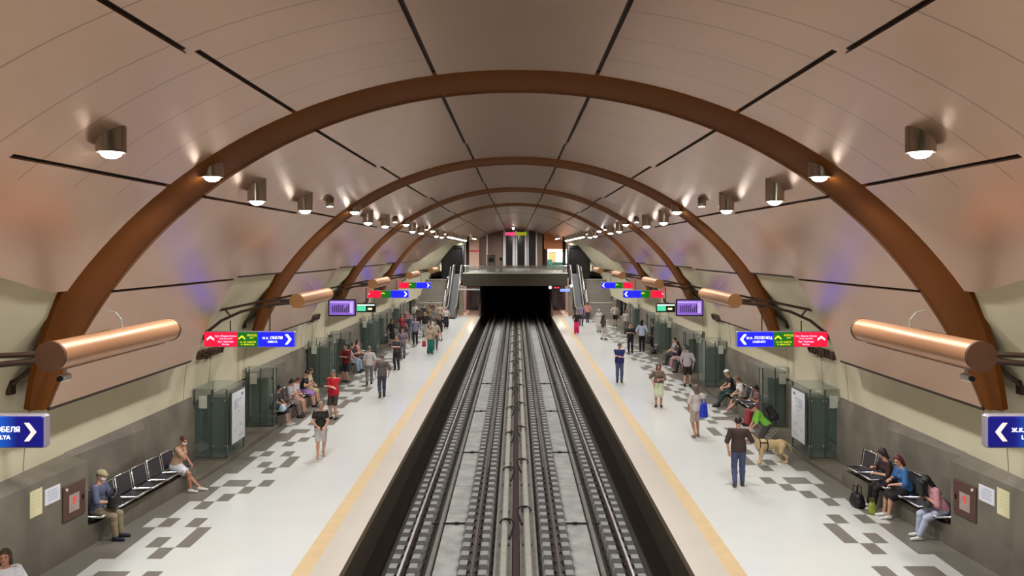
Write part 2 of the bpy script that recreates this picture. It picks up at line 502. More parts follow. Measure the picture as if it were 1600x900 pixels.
# plaster side walls: a curved shell that turns vertical
for sg in (-1, 1):
    mb = MB(); ys = [-6, 20, 50, 75, 112]
    prof = [(9.07 * math.sin(R_(t)), 9.07 * math.cos(R_(t))) for t in range(34, 60, 3)] + [(8.2, 4.32), (8.6, 3.8), (8.84, 3.2), (8.95, 2.6), (9.0, 2.0), (9.0, 1.7)]
    outer = [(x + .25, z + .1) for x, z in prof]
    n = len(prof)
    V = [(sg * x, y, z) for y in (ys[0], ys[-1]) for x, z in prof + outer[::-1]]
    m = 2 * n
    f = [(i, (i + 1) % m, m + (i + 1) % m, m + i) for i in range(m)] + [tuple(range(m)), tuple(range(2 * m - 1, m - 1, -1))]
    mb.add(V, f)
    o = fixn(mb.build('wall_%s' % SIDE[sg], M_PLASTER)); struct(smooth_angle(o, 25))
    # vertical reveal joints in the plaster
    mb = MB()
    for k in range(-1, 5):
        for off in (1.25, 8.4, 10.2):
            y = Y1 + BAY * k + off
            if 5 < y < 72: [mb.hexa([(sg * (xa - .006), y - .012, za), (sg * (xa + .05), y - .012, za), (sg * (xa + .05), y + .012, za), (sg * (xa - .006), y + .012, za)], [(sg * (xb - .006), y - .012, zb), (sg * (xb + .05), y - .012, zb), (sg * (xb + .05), y + .012, zb), (sg * (xb - .006), y + .012, zb)]) for (xa, za), (xb, zb) in (((9.0, 1.85), (9.0, 2.0)), ((9.0, 2.0), (8.95, 2.6)), ((8.95, 2.6), (8.84, 3.2)))]
    struct(mb.build('trim_%d' % (3 + sg), mat('joint_shadow_gap', (140, 134, 112), .9)))
# outer skin closing the vault
mb = MB(); shell(mb, -6, 112, -70, 70, lambda t: 9.6, th=.1, step=5)
struct(fixn(mb.build('ceiling_shell', M_SEAM)))
struct(MB().box(-10, 10, -6.2, -6, -1.4, 10).build('wall_rear', M_PLASTER))

# ---------------------------------------------------------------- stone-clad lower walls
def dado(sg):
    mb = MB()
    def seg(y0, y1, ztop, rec=None, back=9.28):
        """wall piece; rec = (depth, bench height, top height) for a recess"""
        n = max(1, int((y1 - y0) / 1.0))
        for i in range(n):
            a = y0 + (y1 - y0) * i / n; b = y0 + (y1 - y0) * (i + 1) / n
            qa = []; qb = []
            for y, q in ((a, qa), (b, qb)):
                x = Xw(y, sg)
                if rec is None:
                    q += [(x, 0), (x, ztop), (max(x + .05, 9.01), ztop + (.16 if ztop > 1 else 0)), (back, ztop + .16), (back, 0)]
                else:
                    d0, bh, u0, zr0, zr1 = rec
                    d = max(.28, 8.90 - x); zr = zr0 + (zr1 - zr0) * (y - u0) / 6.35
                    q += [(x, 0), (x, bh), (x + d, bh), (x + d, zr), (max(9.01, x + d + .05), 1.9), (back, 1.9), (back, 0)]
            m = len(qa)
            V = [(sg * p[0], a, p[1]) for p in qa] + [(sg * p[0], b, p[1]) for p in qb]
            f = [(j, (j + 1) % m, m + (j + 1) % m, m + j) for j in range(m)] + [tuple(range(m)), tuple(range(2 * m - 1, m - 1, -1))]
            mb.add(V, f)
    seg(-5.5, 11, 1.72); seg(11, 14.74, 1.72); seg(14.74, 16.2, 1.72)
    for k in range(0, 5):
        b = Y1 + BAY * k
        seg(b + (2.6 if k == 0 else 1.5), b + 7.0, 2.0, (0.5, 0.40, b + 2.6, 1.80, 1.5))
        seg(b + 7.0, b + 8.95, 2.0, (0.5, 0.10, b + 2.6, 1.80, 1.5))
        seg(b + 8.95, b + 13.1, 0.14)                       # plinth under the display cases
        if k < 4:
            seg(b + 13.1, b + 13.5, 0.14)
        # low stone back between the two cases
        u, w = b + 10.5, b + 13.1
        x = 8.88
        mb.hexa([(sg * x, u, .14), (sg * 9.28, u, .14), (sg * 9.28, w, .14), (sg * x, w, .14)], [(sg * x, u, 1.6), (sg * 9.28, u, 1.9), (sg * 9.28, w, 1.9), (sg * x, w, 1.6)])
    seg(Y1 + 48 + 13.1, 77, 1.74)
    o = smooth_angle(fixn(mb.build('wall_%s_dado' % SIDE[sg], M_CONC)), 24)
    return struct(o)
for sg in (-1, 1): dado(sg)
# ================================================================== FAR END: bridge deck, stairs, concourse
DZ0, DZ1, DY = 2.72, 3.85, 74.7
mb = MB()
mb.rbox(-4.85, 4.75, DY, DY + .35, DZ0, DZ1, .03)
mb.box(-9.2, 9.2, DY + 9, 110, DZ1 - .5, DZ1 - .02)
mb.box(-4.85, 4.75, DY + .35, DY + 9, DZ1 - .5, DZ1 - .02)
struct(mb.build('floor_concourse_deck', M_DECK))
mb = MB(); mb.rbox(-4.9, 4.8, DY - .03, DY + .4, DZ1, DZ1 + .09, .02)
struct(mb.build('trim_6', mat('coping_light', (196, 190, 174), .5)))
# tunnel below the deck
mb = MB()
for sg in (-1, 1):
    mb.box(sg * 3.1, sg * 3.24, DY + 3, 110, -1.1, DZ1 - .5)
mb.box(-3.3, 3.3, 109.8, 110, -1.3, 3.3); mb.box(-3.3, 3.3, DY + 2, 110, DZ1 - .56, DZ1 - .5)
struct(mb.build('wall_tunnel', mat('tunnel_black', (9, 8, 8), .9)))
for sg in (-1, 1):
    # parapet beside the track that rises under the deck
    mb = MB()
    mb.prism([(DY - 1, 0), (DY + 6, 0), (DY + 6, 2.6), (DY + 3, 2.6)], sg * 3.24, sg * 3.40, 'x')
    struct(fixn(mb.build('wall_parapet', mat('parapet_brown', (78, 56, 44), .6))))
    # back room under the deck, dark red racks behind glass, pink floor
    mb = MB(); mb.box(sg * 3.24, sg * 9, DY - 1, DY + 9, 0.0, 0.012)
    struct(mb.build('floor_under_deck', mat('floor_pinkish', (206, 168, 148), .5)))
    mb = MB(); mb.box(sg * 3.3, sg * 5.4, DY + 7, DY + 7.3, 0, DZ1 - .5)
    struct(mb.build('wall_under_deck', mat('wall_dark_red', (62, 30, 24), .6)))
    t = thing('glazed_door', (sg * 4.1, DY + 6.95, 0), 'dark glazed door with red-brown frame under the %s end of the bridge deck' % SIDE[sg], 'door')
    mb = MB()
    for x in (-.68, -.02, .64): mb.box(x, x + .06, -.03, .03, 0, 2.3)
    mb.box(-.68, .70, -.03, .03, 2.25, 2.32)
    for z in (.75, 1.5): mb.box(-.66, .66, -.02, .02, z, z + .04)
    mb.build('frame', mat('red_brown_frame', (104, 50, 38), .5), t)
    MB().box(-.64, .64, -.01, .01, .02, 2.25).build('pane', M_DARKPANEL, t)
    t = MB().rbox(-.16, .16, -.16, .16, 0, DZ1 - .55, .02).build('wall_pillar_pink', mat('pillar_pinkish', (204, 172, 158), .5), None, (sg * 4.95, DY + 4, 0)); struct(t)
    t = MB().rbox(-.2, .2, -.2, .2, 0, DZ0 + .02, .03).build('wall_pillar_grey', mat('pillar_grey', (150, 142, 122), .55), None, (sg * 5.04, DY + .3, 0)); struct(t)
    # stairs: two flights with a landing
    st = thing('staircase', (sg * 7.7, 71.6, 0), 'grey granite stair rising beside the bridge deck on the %s platform' % SIDE[sg], 'stairs')
    mb = MB()
    w = 1.3; y = 0.0; z = 0.0
    outline = [(0, 0)]
    for i in range(8):
        outline += [(y, z + .15), (y + .32, z + .15)]; y += .32; z += .15
    y += 1.5; outline.append((y, z))
    for i in range(13):
        outline += [(y, z + .15), (y + .32, z + .15)]; y += .32; z += .15
    y += 1.6; outline += [(y, z), (y, 0)]
    clean = [outline[0]]
    for p in outline[1:]:
        if p != clean[-1]: clean.append(p)
    mb.prism(clean, -w, w, 'x')
    fixn(mb.build('flight', M_STEP, st))
    for (yy, zz, ln) in ((0 + 8 * .32, 1.2, 'landing_edge'), (8 * .32 + 1.5 + 13 * .32, 3.15, 'landing_edge')):
        MB().rbox(-w, w, yy - .34, yy - .24, zz - .02, zz + .05, .01).build(ln, mat('nosing_light', (196, 188, 172), .5), st)
    # side wall of the stair and handrail
    mb = MB()
    mb.prism([(0, 0), (0, .5), (2.56, 1.9), (4.06, 1.9), (8.2, 3.95), (9.8, 3.95), (9.8, 0)], -sg * w - .1, -sg * w + .1, 'x')
    fixn(mb.build('side_wall', mat('stair_side_grey', (128, 122, 110), .5), st))
    mb = MB(); xx = -sg * (w + .0)
    mb.tube([(xx, -.3, .95), (xx, 0, 1.0), (xx, 2.56, 2.35), (xx, 4.06, 2.35), (xx, 8.2, 4.4), (xx, 9.8, 4.4)], .05, 8)
    for yy, zb in ((.0, .5), (1.3, 1.2), (2.6, 1.9), (4.0, 1.9), (6.1, 2.9), (8.2, 3.95)):
        mb.tube([(xx, yy, zb), (xx, yy, zb + .5)], .03, 6)
    mb.build('handrail', M_CHROME, st)
    # escalator between stair and deck
    es = thing('escalator', (sg * 5.72, 72.2, 0), 'escalator with grey balustrades between the stair and the deck on the %s' % SIDE[sg], 'escalator')
    mb = MB(); mb.prism([(-1, 0), (-1, .12), (.8, .12), (7.2, 3.7), (9, 3.7), (9, 3.2), (7.4, 3.2), (1.0, 0)], -.32, .32, 'x')
    fixn(mb.build('step_band', mat('escalator_steps', (44, 42, 40), .5, .4), es))
    for s2 in (-1, 1):
        mb = MB(); mb.prism([(-1.2, 0), (-1.2, .75), (-.9, .95), (.7, .95), (7.1, 4.5), (9, 4.5), (9, 3.2), (7.4, 3.2), (1.0, 0)], s2 * .34, s2 * .42, 'x')
        fixn(mb.build('balustrade', mat('balustrade_grey', (92, 88, 80), .4, .2), es))
        mb = MB(); x = s2 * .38
        mb.tube([(x, -1.2, .3), (x, -1.28, .6), (x, -1.1, .95), (x, .7, .99), (x, 7.1, 4.54), (x, 9, 4.54)], .055, 8)
        mb.build('handrail', mat('handrail_grey', (128, 124, 116), .45), es)
    # dark glass lift box above the stair head
    el = thing('lift_shaft', (sg * 6.4, 83.0, 0.01), 'dark glazed lift box above the stair head at the %s end of the bridge' % SIDE[sg], 'lift')
    mb = MB()
    for a in (-1.05, 1.05):
        for b in (-.6, .6): mb.box(a - .09, a + .09, b - .09, b + .09, 0, 6.4)
    for z in (0, 2.9, 3.9, 6.28):
        mb.box(-1.1, 1.1, -.68, -.58, z, z + .12); mb.box(-1.1, 1.1, .58, .68, z, z + .12)
    mb.build('frame', M_PAD, el)
    mb = MB(); mb.box(-1.0, 1.0, -.56, -.52, .05, 6.3); mb.box(-1.0, 1.0, .52, .56, .05, 6.3)
    for a in (-1, 1): mb.box(a * .98, a * 1.02, -.55, .55, .05, 6.3)
    mb.build('pane', M_DARKPANEL, el)
    MB().rbox(-1.15, 1.15, -.7, .7, 6.4, 6.52, .02).build('roof_cap', M_PAD, el)
    MB().rbox(-.55, .35, -.74, -.68, 3.2, 3.32, .01).build('indicator_light', E('indicator_cool', (190, 205, 255), 2.0) if sg < 0 else E('indicator_warm', (235, 225, 170), 1.6), el)
    # slim dark posts framing the concourse
    pst = MB().rbox(-.16, .16, -.16, .16, 0, 3.9, .02).build('wall_post_dark', M_PAD, None, (sg * 5.0, 84.2, DZ1 - .02)); struct(pst)
    # walls closing the sides of the concourse
    struct(MB().box(sg * 8.0, sg * 8.4, 86, 110, DZ1, 7.5).build('wall_concourse_side', M_PLASTER))
# end wall of the concourse with pilasters and dark glazing
YE = 108.0
def cxz(px, z=None): return (px - CX) * YE / F
struct(MB().box(-9, 9, YE, YE + .3, DZ1 - .5, 9.5).build('wall_concourse_end', mat('wall_end_brown', (128, 100, 92), .6)))
mb = MB()
for a, b in ((791, 800.5), (809, 819.5), (827, 837)): mb.box(cxz(a), cxz(b), YE - .06, YE + .02, DZ1, 8.6)
struct(mb.build('window_1', M_DARKPANEL))
mb = MB()
for a, b in ((786, 790), (801, 804.5), (805.5, 808), (820, 823), (824, 826), (837, 839.5)): mb.rbox(cxz(a), cxz(b), YE - .3, YE + .05, DZ1, 8.75, .02)
struct(mb.build('wall_pilaster_white', mat('pilaster_white', (226, 222, 232), .4)))
mb = MB(); mb.box(cxz(840), cxz(847), YE - 1.0, YE, DZ1, 8.6); mb.box(cxz(750), cxz(760), YE - 1.5, YE, DZ1, 8.4)
struct(mb.build('wall_column_brown', M_BROWNCOL))
mb = MB(); mb.rbox(cxz(760.5), cxz(762.5), YE - 1.6, YE - 1.3, DZ1, 8.2, .02)
struct(mb.build('wall_strip_white', mat('pilaster_white', (226, 222, 232), .4)))
struct(MB().box(-6.4, -4.4, 97, 97.3, DZ1, 7.6).build('wall_pink_panel', M_PINKWALL))
struct(MB().box(3.4, 6.6, 97, 97.3, 6.2, 8.2).build('wall_orange_panel', M_ORANGE))
t = thing('wall_banner', (-5.1, 96.95, 5.95), 'thin red banner strip on the pink wall left of the concourse', 'banner')
MB().rbox(-.85, .75, -.03, .03, -.1, .1, .01).build('board', mat('banner_red', (206, 40, 62), .5), t)
# kiosk with bright window on the right
t = thing('shop_kiosk', (5.0, 94, DZ1), 'brightly lit shop kiosk with green counter at the right of the concourse', 'kiosk')
mb = MB(); mb.rbox(-1.35, 1.2, -.1, .1, 1.95, 2.35, .02); mb.box(-1.35, -1.2, -.1, .1, 0, 2.0); mb.box(1.05, 1.2, -.1, .1, 0, 2.0)
mb.build('frame', mat('kiosk_cream', (222, 200, 180), .5), t)
MB().box(-.35, 1.05, .02, .06, .7, 1.95).build('lit_window', E('shop_window', (255, 240, 238), 2.2), t)
MB().box(-1.2, -.35, .02, .06, .7, 1.95).build('poster_panel', E('shop_orange', (222, 130, 82), .8), t)
MB().rbox(-.75, .45, -.6, -.12, 0, .85, .03).build('counter', mat('counter_green', (26, 76, 60), .4), t)
MB().rbox(-1.3, -.8, -.55, -.15, 0, 1.15, .03).build('display_fridge', mat('fridge_teal', (40, 96, 90), .4), t)
# glass parapet and furniture on the deck
t = thing('glass_balustrade', (0, DY + .2, DZ1 + .09), 'glass balustrade along the front edge of the bridge deck', 'railing')
mb = MB()
for i in range(8): mb.box(-4.7 + i * 1.18, -4.7 + i * 1.18 + 1.14, -.012, .012, 0.0, .62)
mb.build('glass_panel', mat('glass_pale', (150, 150, 140), .08, alpha=.35), t)
MB().tube([(-4.75, 0, .65), (4.7, 0, .65)], .03, 6).build('handrail', M_CHROME, t)
t = thing('ticket_machine', (-2.55, 84, DZ1), 'grey ticket machine standing on the concourse behind the deck edge', 'ticket machine')
mb = MB(); mb.rbox(-.42, .42, -.3, .3, 0, 1.65, .04); mb.build('body', mat('machine_grey', (120, 108, 96), .5), t)
MB().rbox(-.25, .25, -.32, -.29, .95, 1.4, .01).build('screen', M_DARKPANEL, t)
MB().rbox(-.46, .46, -.34, .34, 1.65, 1.75, .02).build('hood', mat('machine_hood', (170, 160, 146), .5), t)
t = thing('white_pillar_box', (-1.55, 84.5, DZ1), 'narrow white service box beside the grey ticket machine', 'service box')
MB().rbox(-.2, .2, -.2, .2, 0, 1.7, .04).build('body', M_WHITEM, t); MB().rbox(-.12, .12, -.22, -.2, 1.1, 1.4, .01).build('screen', M_DARKPANEL, t)
# hanging sign of the concourse, pink and green
t = thing('direction_sign', (0.0, 97, 8.02), 'small pink and green illuminated sign above the concourse glazing', 'sign')
MB().rbox(-1.3, 0, -.06, .06, -.2, .2, .02).build('pink_panel', E('sign_pinkish', (226, 70, 120), 1.0), t)
MB().rbox(0, 1.3, -.06, .06, -.2, .2, .02).build('green_panel', E('sign_olive', (150, 160, 30), .8), t)
MB().tube([(-1, 0, .2), (-1, 0, .75)], .02, 6).tube([(1, 0, .2), (1, 0, .75)], .02, 6).build('hanger', M_STEEL, t)
# small lights below the deck front
t = thing('track_signal', (3.75, DY - .15, 2.6), 'small red digit display under the right end of the deck', 'display')
MB().rbox(-.34, .34, -.1, .1, -.22, .22, .02).build('housing', M_BLACKM, t)
mb = MB(); mb.box(-.22, -.05, -.11, -.1, -.05, .05); mb.box(.05, .22, -.11, -.1, -.05, .05); mb.build('digits', E('led_red', (255, 40, 50), 3.0), t)
MB().tube([(0, 0, .2), (0, .1, .4)], .03, 6).build('bracket', M_STEEL, t)
t = thing('lamp_bar', (4.5, DY - .15, 2.35), 'blue and white lamp bar beside the red digit display', 'lamp')
MB().rbox(-.45, .45, -.08, .08, -.12, .12, .02).build('housing', E('lamp_blue', (110, 130, 235), 1.6), t)
MB().tube([(0, 0, .1), (0, .1, .55)], .03, 6).build('bracket', M_STEEL, t)
for i, (x, z) in enumerate(((3.15, 2.6), (5.1, 2.75))):
    t = thing('round_signal', (x, DY - .12, z), 'round white signal lamp %s the red digit display' % ('just left of' if i == 0 else 'to the far right of'), 'lamp')
    MB().lathe([(.0, -.05), (.17, -.05), (.17, .05), (0, .05)], 12).build('housing', M_WHITEM, t).rotation_euler = (PI / 2, 0, 0)
    MB().lathe([(.0, -.01), (.11, -.01), (.11, .02), (0, .02)], 12).build('lens', E('lens_white', (235, 235, 255), 1.5), t, (0, -.05, 0)).rotation_euler = (PI / 2, 0, 0)
    MB().tube([(0, 0, .15), (0, .1, .35)], .03, 6).build('bracket', M_STEEL, t)
t = thing('lamp_bar', (-4.3, DY - .2, 2.42), 'pale lamp strip under the left end of the deck', 'lamp')
MB().rbox(-1.0, 1.0, -.12, .12, -.07, .07, .02).build('housing', mat('strip_pale', (190, 186, 176), .5), t)
MB().tube([(-.8, 0, .05), (-.8, .1, .5)], .03, 6).tube([(.8, 0, .05), (.8, .1, .5)], .03, 6).build('hanger', M_STEEL, t)

# ================================================================== TRACKS
RAILS = [(-2.43, "the left track's outer rail"), (-0.925, "the left track's inner rail"), (0.925, "the right track's inner rail"), (2.43, "the right track's outer rail")]
ZB = -1.12
for x, nm in RAILS:
    t = thing('rail', (x, 0, ZB), 'long worn steel rail, %s' % nm.replace("the ", "", 1), 'rail')
    prof = [(-.066, .172), (.066, .172), (.066, .185), (.02, .2), (.015, .29), (.036, .30), (.036, .335), (.028, .345), (-.028, .345), (-.036, .335), (-.036, .30), (-.015, .29), (-.02, .2), (-.066, .185)]
    fixn(MB().prism(prof, -3, 109).build('rail_profile', M_RAIL, t))
    # worn, shiny running surface
    MB().box(-.022, .022, -3, 109, .345, .347).build('running_surface', mat('rail_polished', (170, 166, 160), .36, 1.0), t)
bm = MB()
def blk(mb, y=0, mi0=0, mi1=1):
    for s in (-1, 1):
        p = [(s * .07, .0), (s * .34, .0), (s * .335, .16), (s * .30, .235), (s * .13, .235), (s * .10, .17), (s * .07, .17)]
        mb.prism(p, y - .13, y + .13, 'y', mi0)
    mb.box(-.08, .08, y - .12, y + .12, 0, .17, mi1)
    return mb
bsrc = fixn(blk(MB()).build('rail_support_block', [M_BLOCK, M_PAD]))
clip_me = fixn(MB().tube([(-.12, -.05, .2), (-.09, -.03, .25), (-.055, 0, .215), (-.09, .03, .25), (-.12, .05, .2)], .014, 6)
               .build('rail_clip', M_PAD, bsrc))
clip_b = fixn(MB().tube([(.12, -.05, .2), (.09, -.03, .25), (.055, 0, .215), (.09, .03, .25), (.12, .05, .2)], .014, 6).build('rail_clip', M_PAD, bsrc))
first = True; cnt = 0
PITCH = 0.55
rest = MB()
for r in range(0, 185):
    y = 12.6 + r * PITCH
    for x, nm in RAILS:
        yy = y + (.2 if abs(x) < 1 else 0)
        if r < 75:
            o = bsrc if first else bsrc.copy()
            if not first:
                COL.objects.link(o)
                if r < 24:
                    for q in (clip_me, clip_b):
                        c = q.copy(); COL.objects.link(c); c.parent = o
            o.location = (x, yy, ZB); first = False
            tag(o, 'grey concrete support block clamped under %s' % nm, 'rail block', 'concrete blocks under %s' % nm)
        else:
            n0 = rest.n
            tmp = blk(MB(), yy)
            rest.add([(a + x, b, c + ZB) for a, b, c in tmp.v], [], 0)
            for f, m in zip(tmp.f, tmp.m): rest.f.append(tuple(n0 + i for i in f)); rest.m.append(m)
tag(fixn(rest.build('rail_support_blocks', [M_BLOCK, M_PAD])), 'far run of grey concrete blocks under the rails towards the tunnel', 'rail blocks', kind='stuff')
for sg in (-1, 1):
    x = sg * .275
    t = thing('cable_pipe', (x, 0, -1.03), 'long pale grey pipe %s of the dark red centre gap between the tracks' % SIDE[sg], 'pipe')
    MB().tube([(0, -3, .1), (0, 50, .1), (0, 108, .1)], .085, 12).build('pipe_run', M_PIPE, t).data.polygons.foreach_set('use_smooth', [True] * 26)
    mb = MB(); y = 2.0
    while y < 108:
        mb.rbox(-.12, .12, y - .05, y + .05, 0, .05, .01); y += 2.45
    mb.build('saddle', M_STEEL, t)
    y0 = 20.4 if sg < 0 else 21.4
    for k in range(14):
        y = y0 + (k - 1) * 4.9
        if y > 75: break
        o = thing('cable_hoop', (x, y, -1.03), 'curved black cable hoop over the %s pipe, %s from the viewer' % (SIDE[sg], ORD[k]), 'cable hoop', 0, 'black cable hoops on the centre pipes')
        pts = []
        for i in range(11):
            a = PI * i / 10
            pts.append((-sg * (.13 * min(1, i / 5.0) + .10 * math.sin(a)), -.85 * (i / 10.0), .22 + .15 * math.sin(a) - .19 * (i / 10.0)))
        MB().tube(pts, .026, 8).build('hoop', M_PAD, o)
        mb = MB(); mb.tube([(.12 * math.cos(a), 0, .1 + .12 * math.sin(a)) for a in [PI * i / 8 for i in range(9)]], .022, 6)
        mb.build('clamp', M_STEEL, o)
# dark cross joint covers and small junction boxes on the slabs
k = 0
for y in (20.6, 27.9, 35.1, 42.4):
    for sg in (-1, 1):
        o = thing('cross_cable', (sg * 1.5, y, -1.02), 'dark cross cable over the %s track slab, %s joint from the viewer' % (SIDE[sg], ORD[k // 2]), 'cable'); k += 1
        MB().tube([(-.62, 0, .02), (0, 0, .035), (.62, 0, .02)], .022, 6).build('cable', M_PAD, o)
        MB().rbox(-.06, .06, -.05, .05, 0, .06, .01).build('joint_box', M_PAD, o)

# ================================================================== CEILING CAN LAMPS
XL, ZL0 = 5.08, 7.14
def lamp_light(x, y, z, w=SPOT_W):
    d = bpy.data.lights.new('can_light', 'SPOT'); d.energy = w; d.color = SPOT_COL
    d.spot_size = R_(155); d.spot_blend = 1.0; d.shadow_soft_size = 0.11
    o = bpy.data.objects.new('can_light', d); COL.objects.link(o); o.location = (x, y, z)
    return o
ys = []
for k in range(-1, 4):
    for off in (0.0, 2.35, 6.0, 8.6): ys.append((Y1 + BAY * k + off, off))
ys += [(61.6 + i * 2.9, 1) for i in range(9)]
can0 = None
for sg in (-1, 1):
    vis = 0
    for y, off in ys:
        hid = y < 8
        ZL = 6.88 if off in (2.35, 6.0) else ZL0
        if y > 61: ZL = 7.0
        lab = 'brushed steel can spotlight, %s from the viewer in the %s ceiling row' % (ORD[min(vis, 27)], SIDE[sg])
        if not hid: vis += 1
        else: lab = 'brushed steel can spotlight of the %s ceiling row above the viewer, outside the picture' % SIDE[sg]
        flush = off == 8.6 and y > 20
        t = thing('ceiling_spotlight' if not flush else 'ceiling_downlight', (sg * XL, y, ZL), lab if not flush else lab.replace('brushed steel can spotlight', 'small flush downlight'), 'ceiling light', 0, 'spotlights along the vault')
        top = lambda x: math.sqrt(max(0, (9.0) ** 2 - x * x))
        zc = top(XL) - ZL
        if flush:
            s = MB(); s.lathe([(.0, 0), (.09, 0), (.11, .04), (.11, .25), (0, .25)], 16); s.build('rim', M_CAN, t, (0, 0, zc - .3), True)
            MB().lathe([(0, -.012), (.08, -.012), (.08, 0), (0, 0)], 16).build('lens', M_LENS, t, (0, 0, zc - .3))
            l = lamp_light(sg * XL, y, ZL + zc - .36, SPOT_W * .5); 
        else:
            mb = MB(); n = 24; V = []
            for k in range(n):
                a = 2 * PI * k / n; x, yy = .18 * math.cos(a), .18 * math.sin(a)
                V += [(x * .86, yy * .86, .05), (x, yy, 0), (x, yy, top(XL + sg * x) - ZL)]
            f = []
            for k in range(n):
                q = (k + 1) % n
                f += [(k * 3, q * 3, q * 3 + 1, k * 3 + 1), (k * 3 + 1, q * 3 + 1, q * 3 + 2, k * 3 + 2)]
            f.append(tuple(k * 3 + 2 for k in range(n)))
            mb.add(V, f)
            smooth_angle(fixn(mb.build('can_housing', M_CAN, t)), 40)
            MB().lathe([(0, -.075), (.06, -.068), (.11, -.04), (.145, .02), (.145, .04), (0, .04)], 24).build('lens', M_LENS, t, smooth=True)
            l = lamp_light(sg * XL, y, ZL - .22)
        l.parent = t; l.location = Vector(l.location) - Vector(t.location)
# strip lights and lamps of the concourse
for i, (x, y, z) in enumerate(((-4.6, 90, 7.3), (4.6, 90, 7.3), (0, 101, 8.2))):
    t = thing('ceiling_strip_light', (x, y, z), ('white strip light over the left part of the concourse', 'white strip light over the right part of the concourse', 'white strip light before the concourse end wall')[i], 'ceiling light')
    MB().rbox(-.12, .12, -2.5, 2.5, 0, .12, .02).build('housing', M_WHITEM, t)
    MB().box(-.1, .1, -2.45, 2.45, -.02, 0).build('tube', M_LENS, t)
    MB().tube([(0, -2, .12), (0, -2, 1.1)], .02, 6).tube([(0, 2, .12), (0, 2, 1.1)], .02, 6).build('hanger', M_STEEL, t)
    d = bpy.data.lights.new('strip_light', 'AREA'); d.shape = 'RECTANGLE'; d.size = .3; d.size_y = 5; d.energy = 700; d.color = (1, .97, .93)
    l = bpy.data.objects.new('strip_light', d); COL.objects.link(l); l.parent = t; l.location = (0, 0, -.05)
for sg in (-1, 1):
    t = thing('soffit_lamp', (sg * 4.4, 79, DZ1 - .52), 'warm ceiling lamp under the %s end of the bridge deck' % SIDE[sg], 'ceiling light')
    MB().lathe([(0, -.06), (.2, -.06), (.22, 0), (0, 0)], 16).build('shade', M_WHITEM, t)
    d = bpy.data.lights.new('soffit_light', 'POINT'); d.energy = 90; d.color = (1, .88, .78); d.shadow_soft_size = .15
    l = bpy.data.objects.new('soffit_light', d); COL.objects.link(l); l.parent = t; l.location = (0, 0, -.3)
# pair of small lamps in the crown at the concourse
for i in range(2):
    t = thing('ceiling_downlight', (-.3, 92 + i * 6, 8.72), 'bright crown downlight above the concourse sign, %s one' % ('upper' if i == 0 else 'lower'), 'ceiling light')
    MB().lathe([(0, -.1), (.14, -.1), (.16, -.05), (.16, .12), (0, .12)], 16).build('rim', M_CAN, t)
    MB().lathe([(0, -.14), (.12, -.14), (.12, -.1), (0, -.1)], 16).build('lens', M_LENS, t)

# ================================================================== TUBE LAMPS ON BRACKETS
for sg in (-1, 1):
    for k in range(0, 5):
        y = 10.67 + BAY * k
        which = ORD[k]
        t = thing('tube_lamp', (sg * 6.12, y, 4.52), 'copper coloured tube lamp on brackets, %s from the viewer on the %s' % (which, SIDE[sg]), 'tube lamp', 0, 'copper tube lamps along the platforms')
        r = .195
        smooth_angle(MB().tube([(0, .03, 0), (0, 3.68, 0)], r, 28, cap=True).build('tube_shell', M_COPPER, t), 40)
        for yy in (0, 3.66):
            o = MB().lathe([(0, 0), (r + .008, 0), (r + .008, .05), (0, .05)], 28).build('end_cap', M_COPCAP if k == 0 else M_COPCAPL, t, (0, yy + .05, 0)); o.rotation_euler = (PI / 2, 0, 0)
        MB().rbox(-.05, .05, .25, 3.4, -r - .018, -r + .02, .01).build('slot_cover', mat('slot_brown', (150, 104, 78), .4, .4), t)
        # brackets, one near each end
        for j, yb in enumerate((y - .14 if False else y + .02, y + 3.3)):
            b = thing('lamp_bracket', (sg * 6.12, yb, 4.52), 'dark steel bracket at the %s end of the %s tube lamp on the %s' % (('near', 'far')[j], which, SIDE[sg]), 'bracket', 0, 'steel brackets carrying the tube lamps')
            s = sg
            MB().tube([(s * .19, 0, .03), (s * .9, 0, .0), (s * 2.15, 0, -.26)], .04, 6).build('upper_arm', M_BRKT, b)
            MB().tube([(s * .19, 0, -.06), (s * .8, 0, -.12), (s * 1.55, 0, -.3), (s * 2.1, 0, -.55), (s * 2.56, 0, -.92)], .045, 6).build('lower_arm', M_BRKT, b)
            MB().tube([(s * 2.0, 0, -.23), (s * 1.85, 0, -.42)], .03, 6).build('strut', M_BRKT, b)
            MB().rbox(s * 2.52, s * 2.6, -.09, .09, -1.08, -.8, .01).build('wall_plate', M_BRKT, b)
        # thin wire loop above the tube
        w = thing('wire_loop', (sg * 6.12, y + 2.0, 4.52), 'thin pale wire loop above the %s tube lamp on the %s' % (which, SIDE[sg]), 'wire', 0, 'wire loops above the tube lamps')
        MB().tube([(sg * .02, 0, .18), (sg * .03, 0, .32), (sg * .12, 0, .43), (sg * .25, 0, .46)], .012, 6).build('wire', M_PIPE, w)
        # camera under the near end
        if k < 1:
            c = thing('security_camera', (sg * 6.16, y + .45, 4.18), 'small white security camera under the near end of the %s tube lamp on the %s' % (which, SIDE[sg]), 'camera')
            MB().tube([(0, 0, .15), (0, 0, .05)], .025, 8).build('stem', M_WHITEM, c)
            MB().rbox(-.045, .045, -.13, .1, -.05, .05, .02).build('housing', M_WHITEM, c)
            o = MB().lathe([(0, 0), (.04, 0), (.04, .03), (0, .03)], 12).build('lens', M_BLACKM, c, (0, -.125, 0)); o.rotation_euler = (PI / 2, 0, 0)

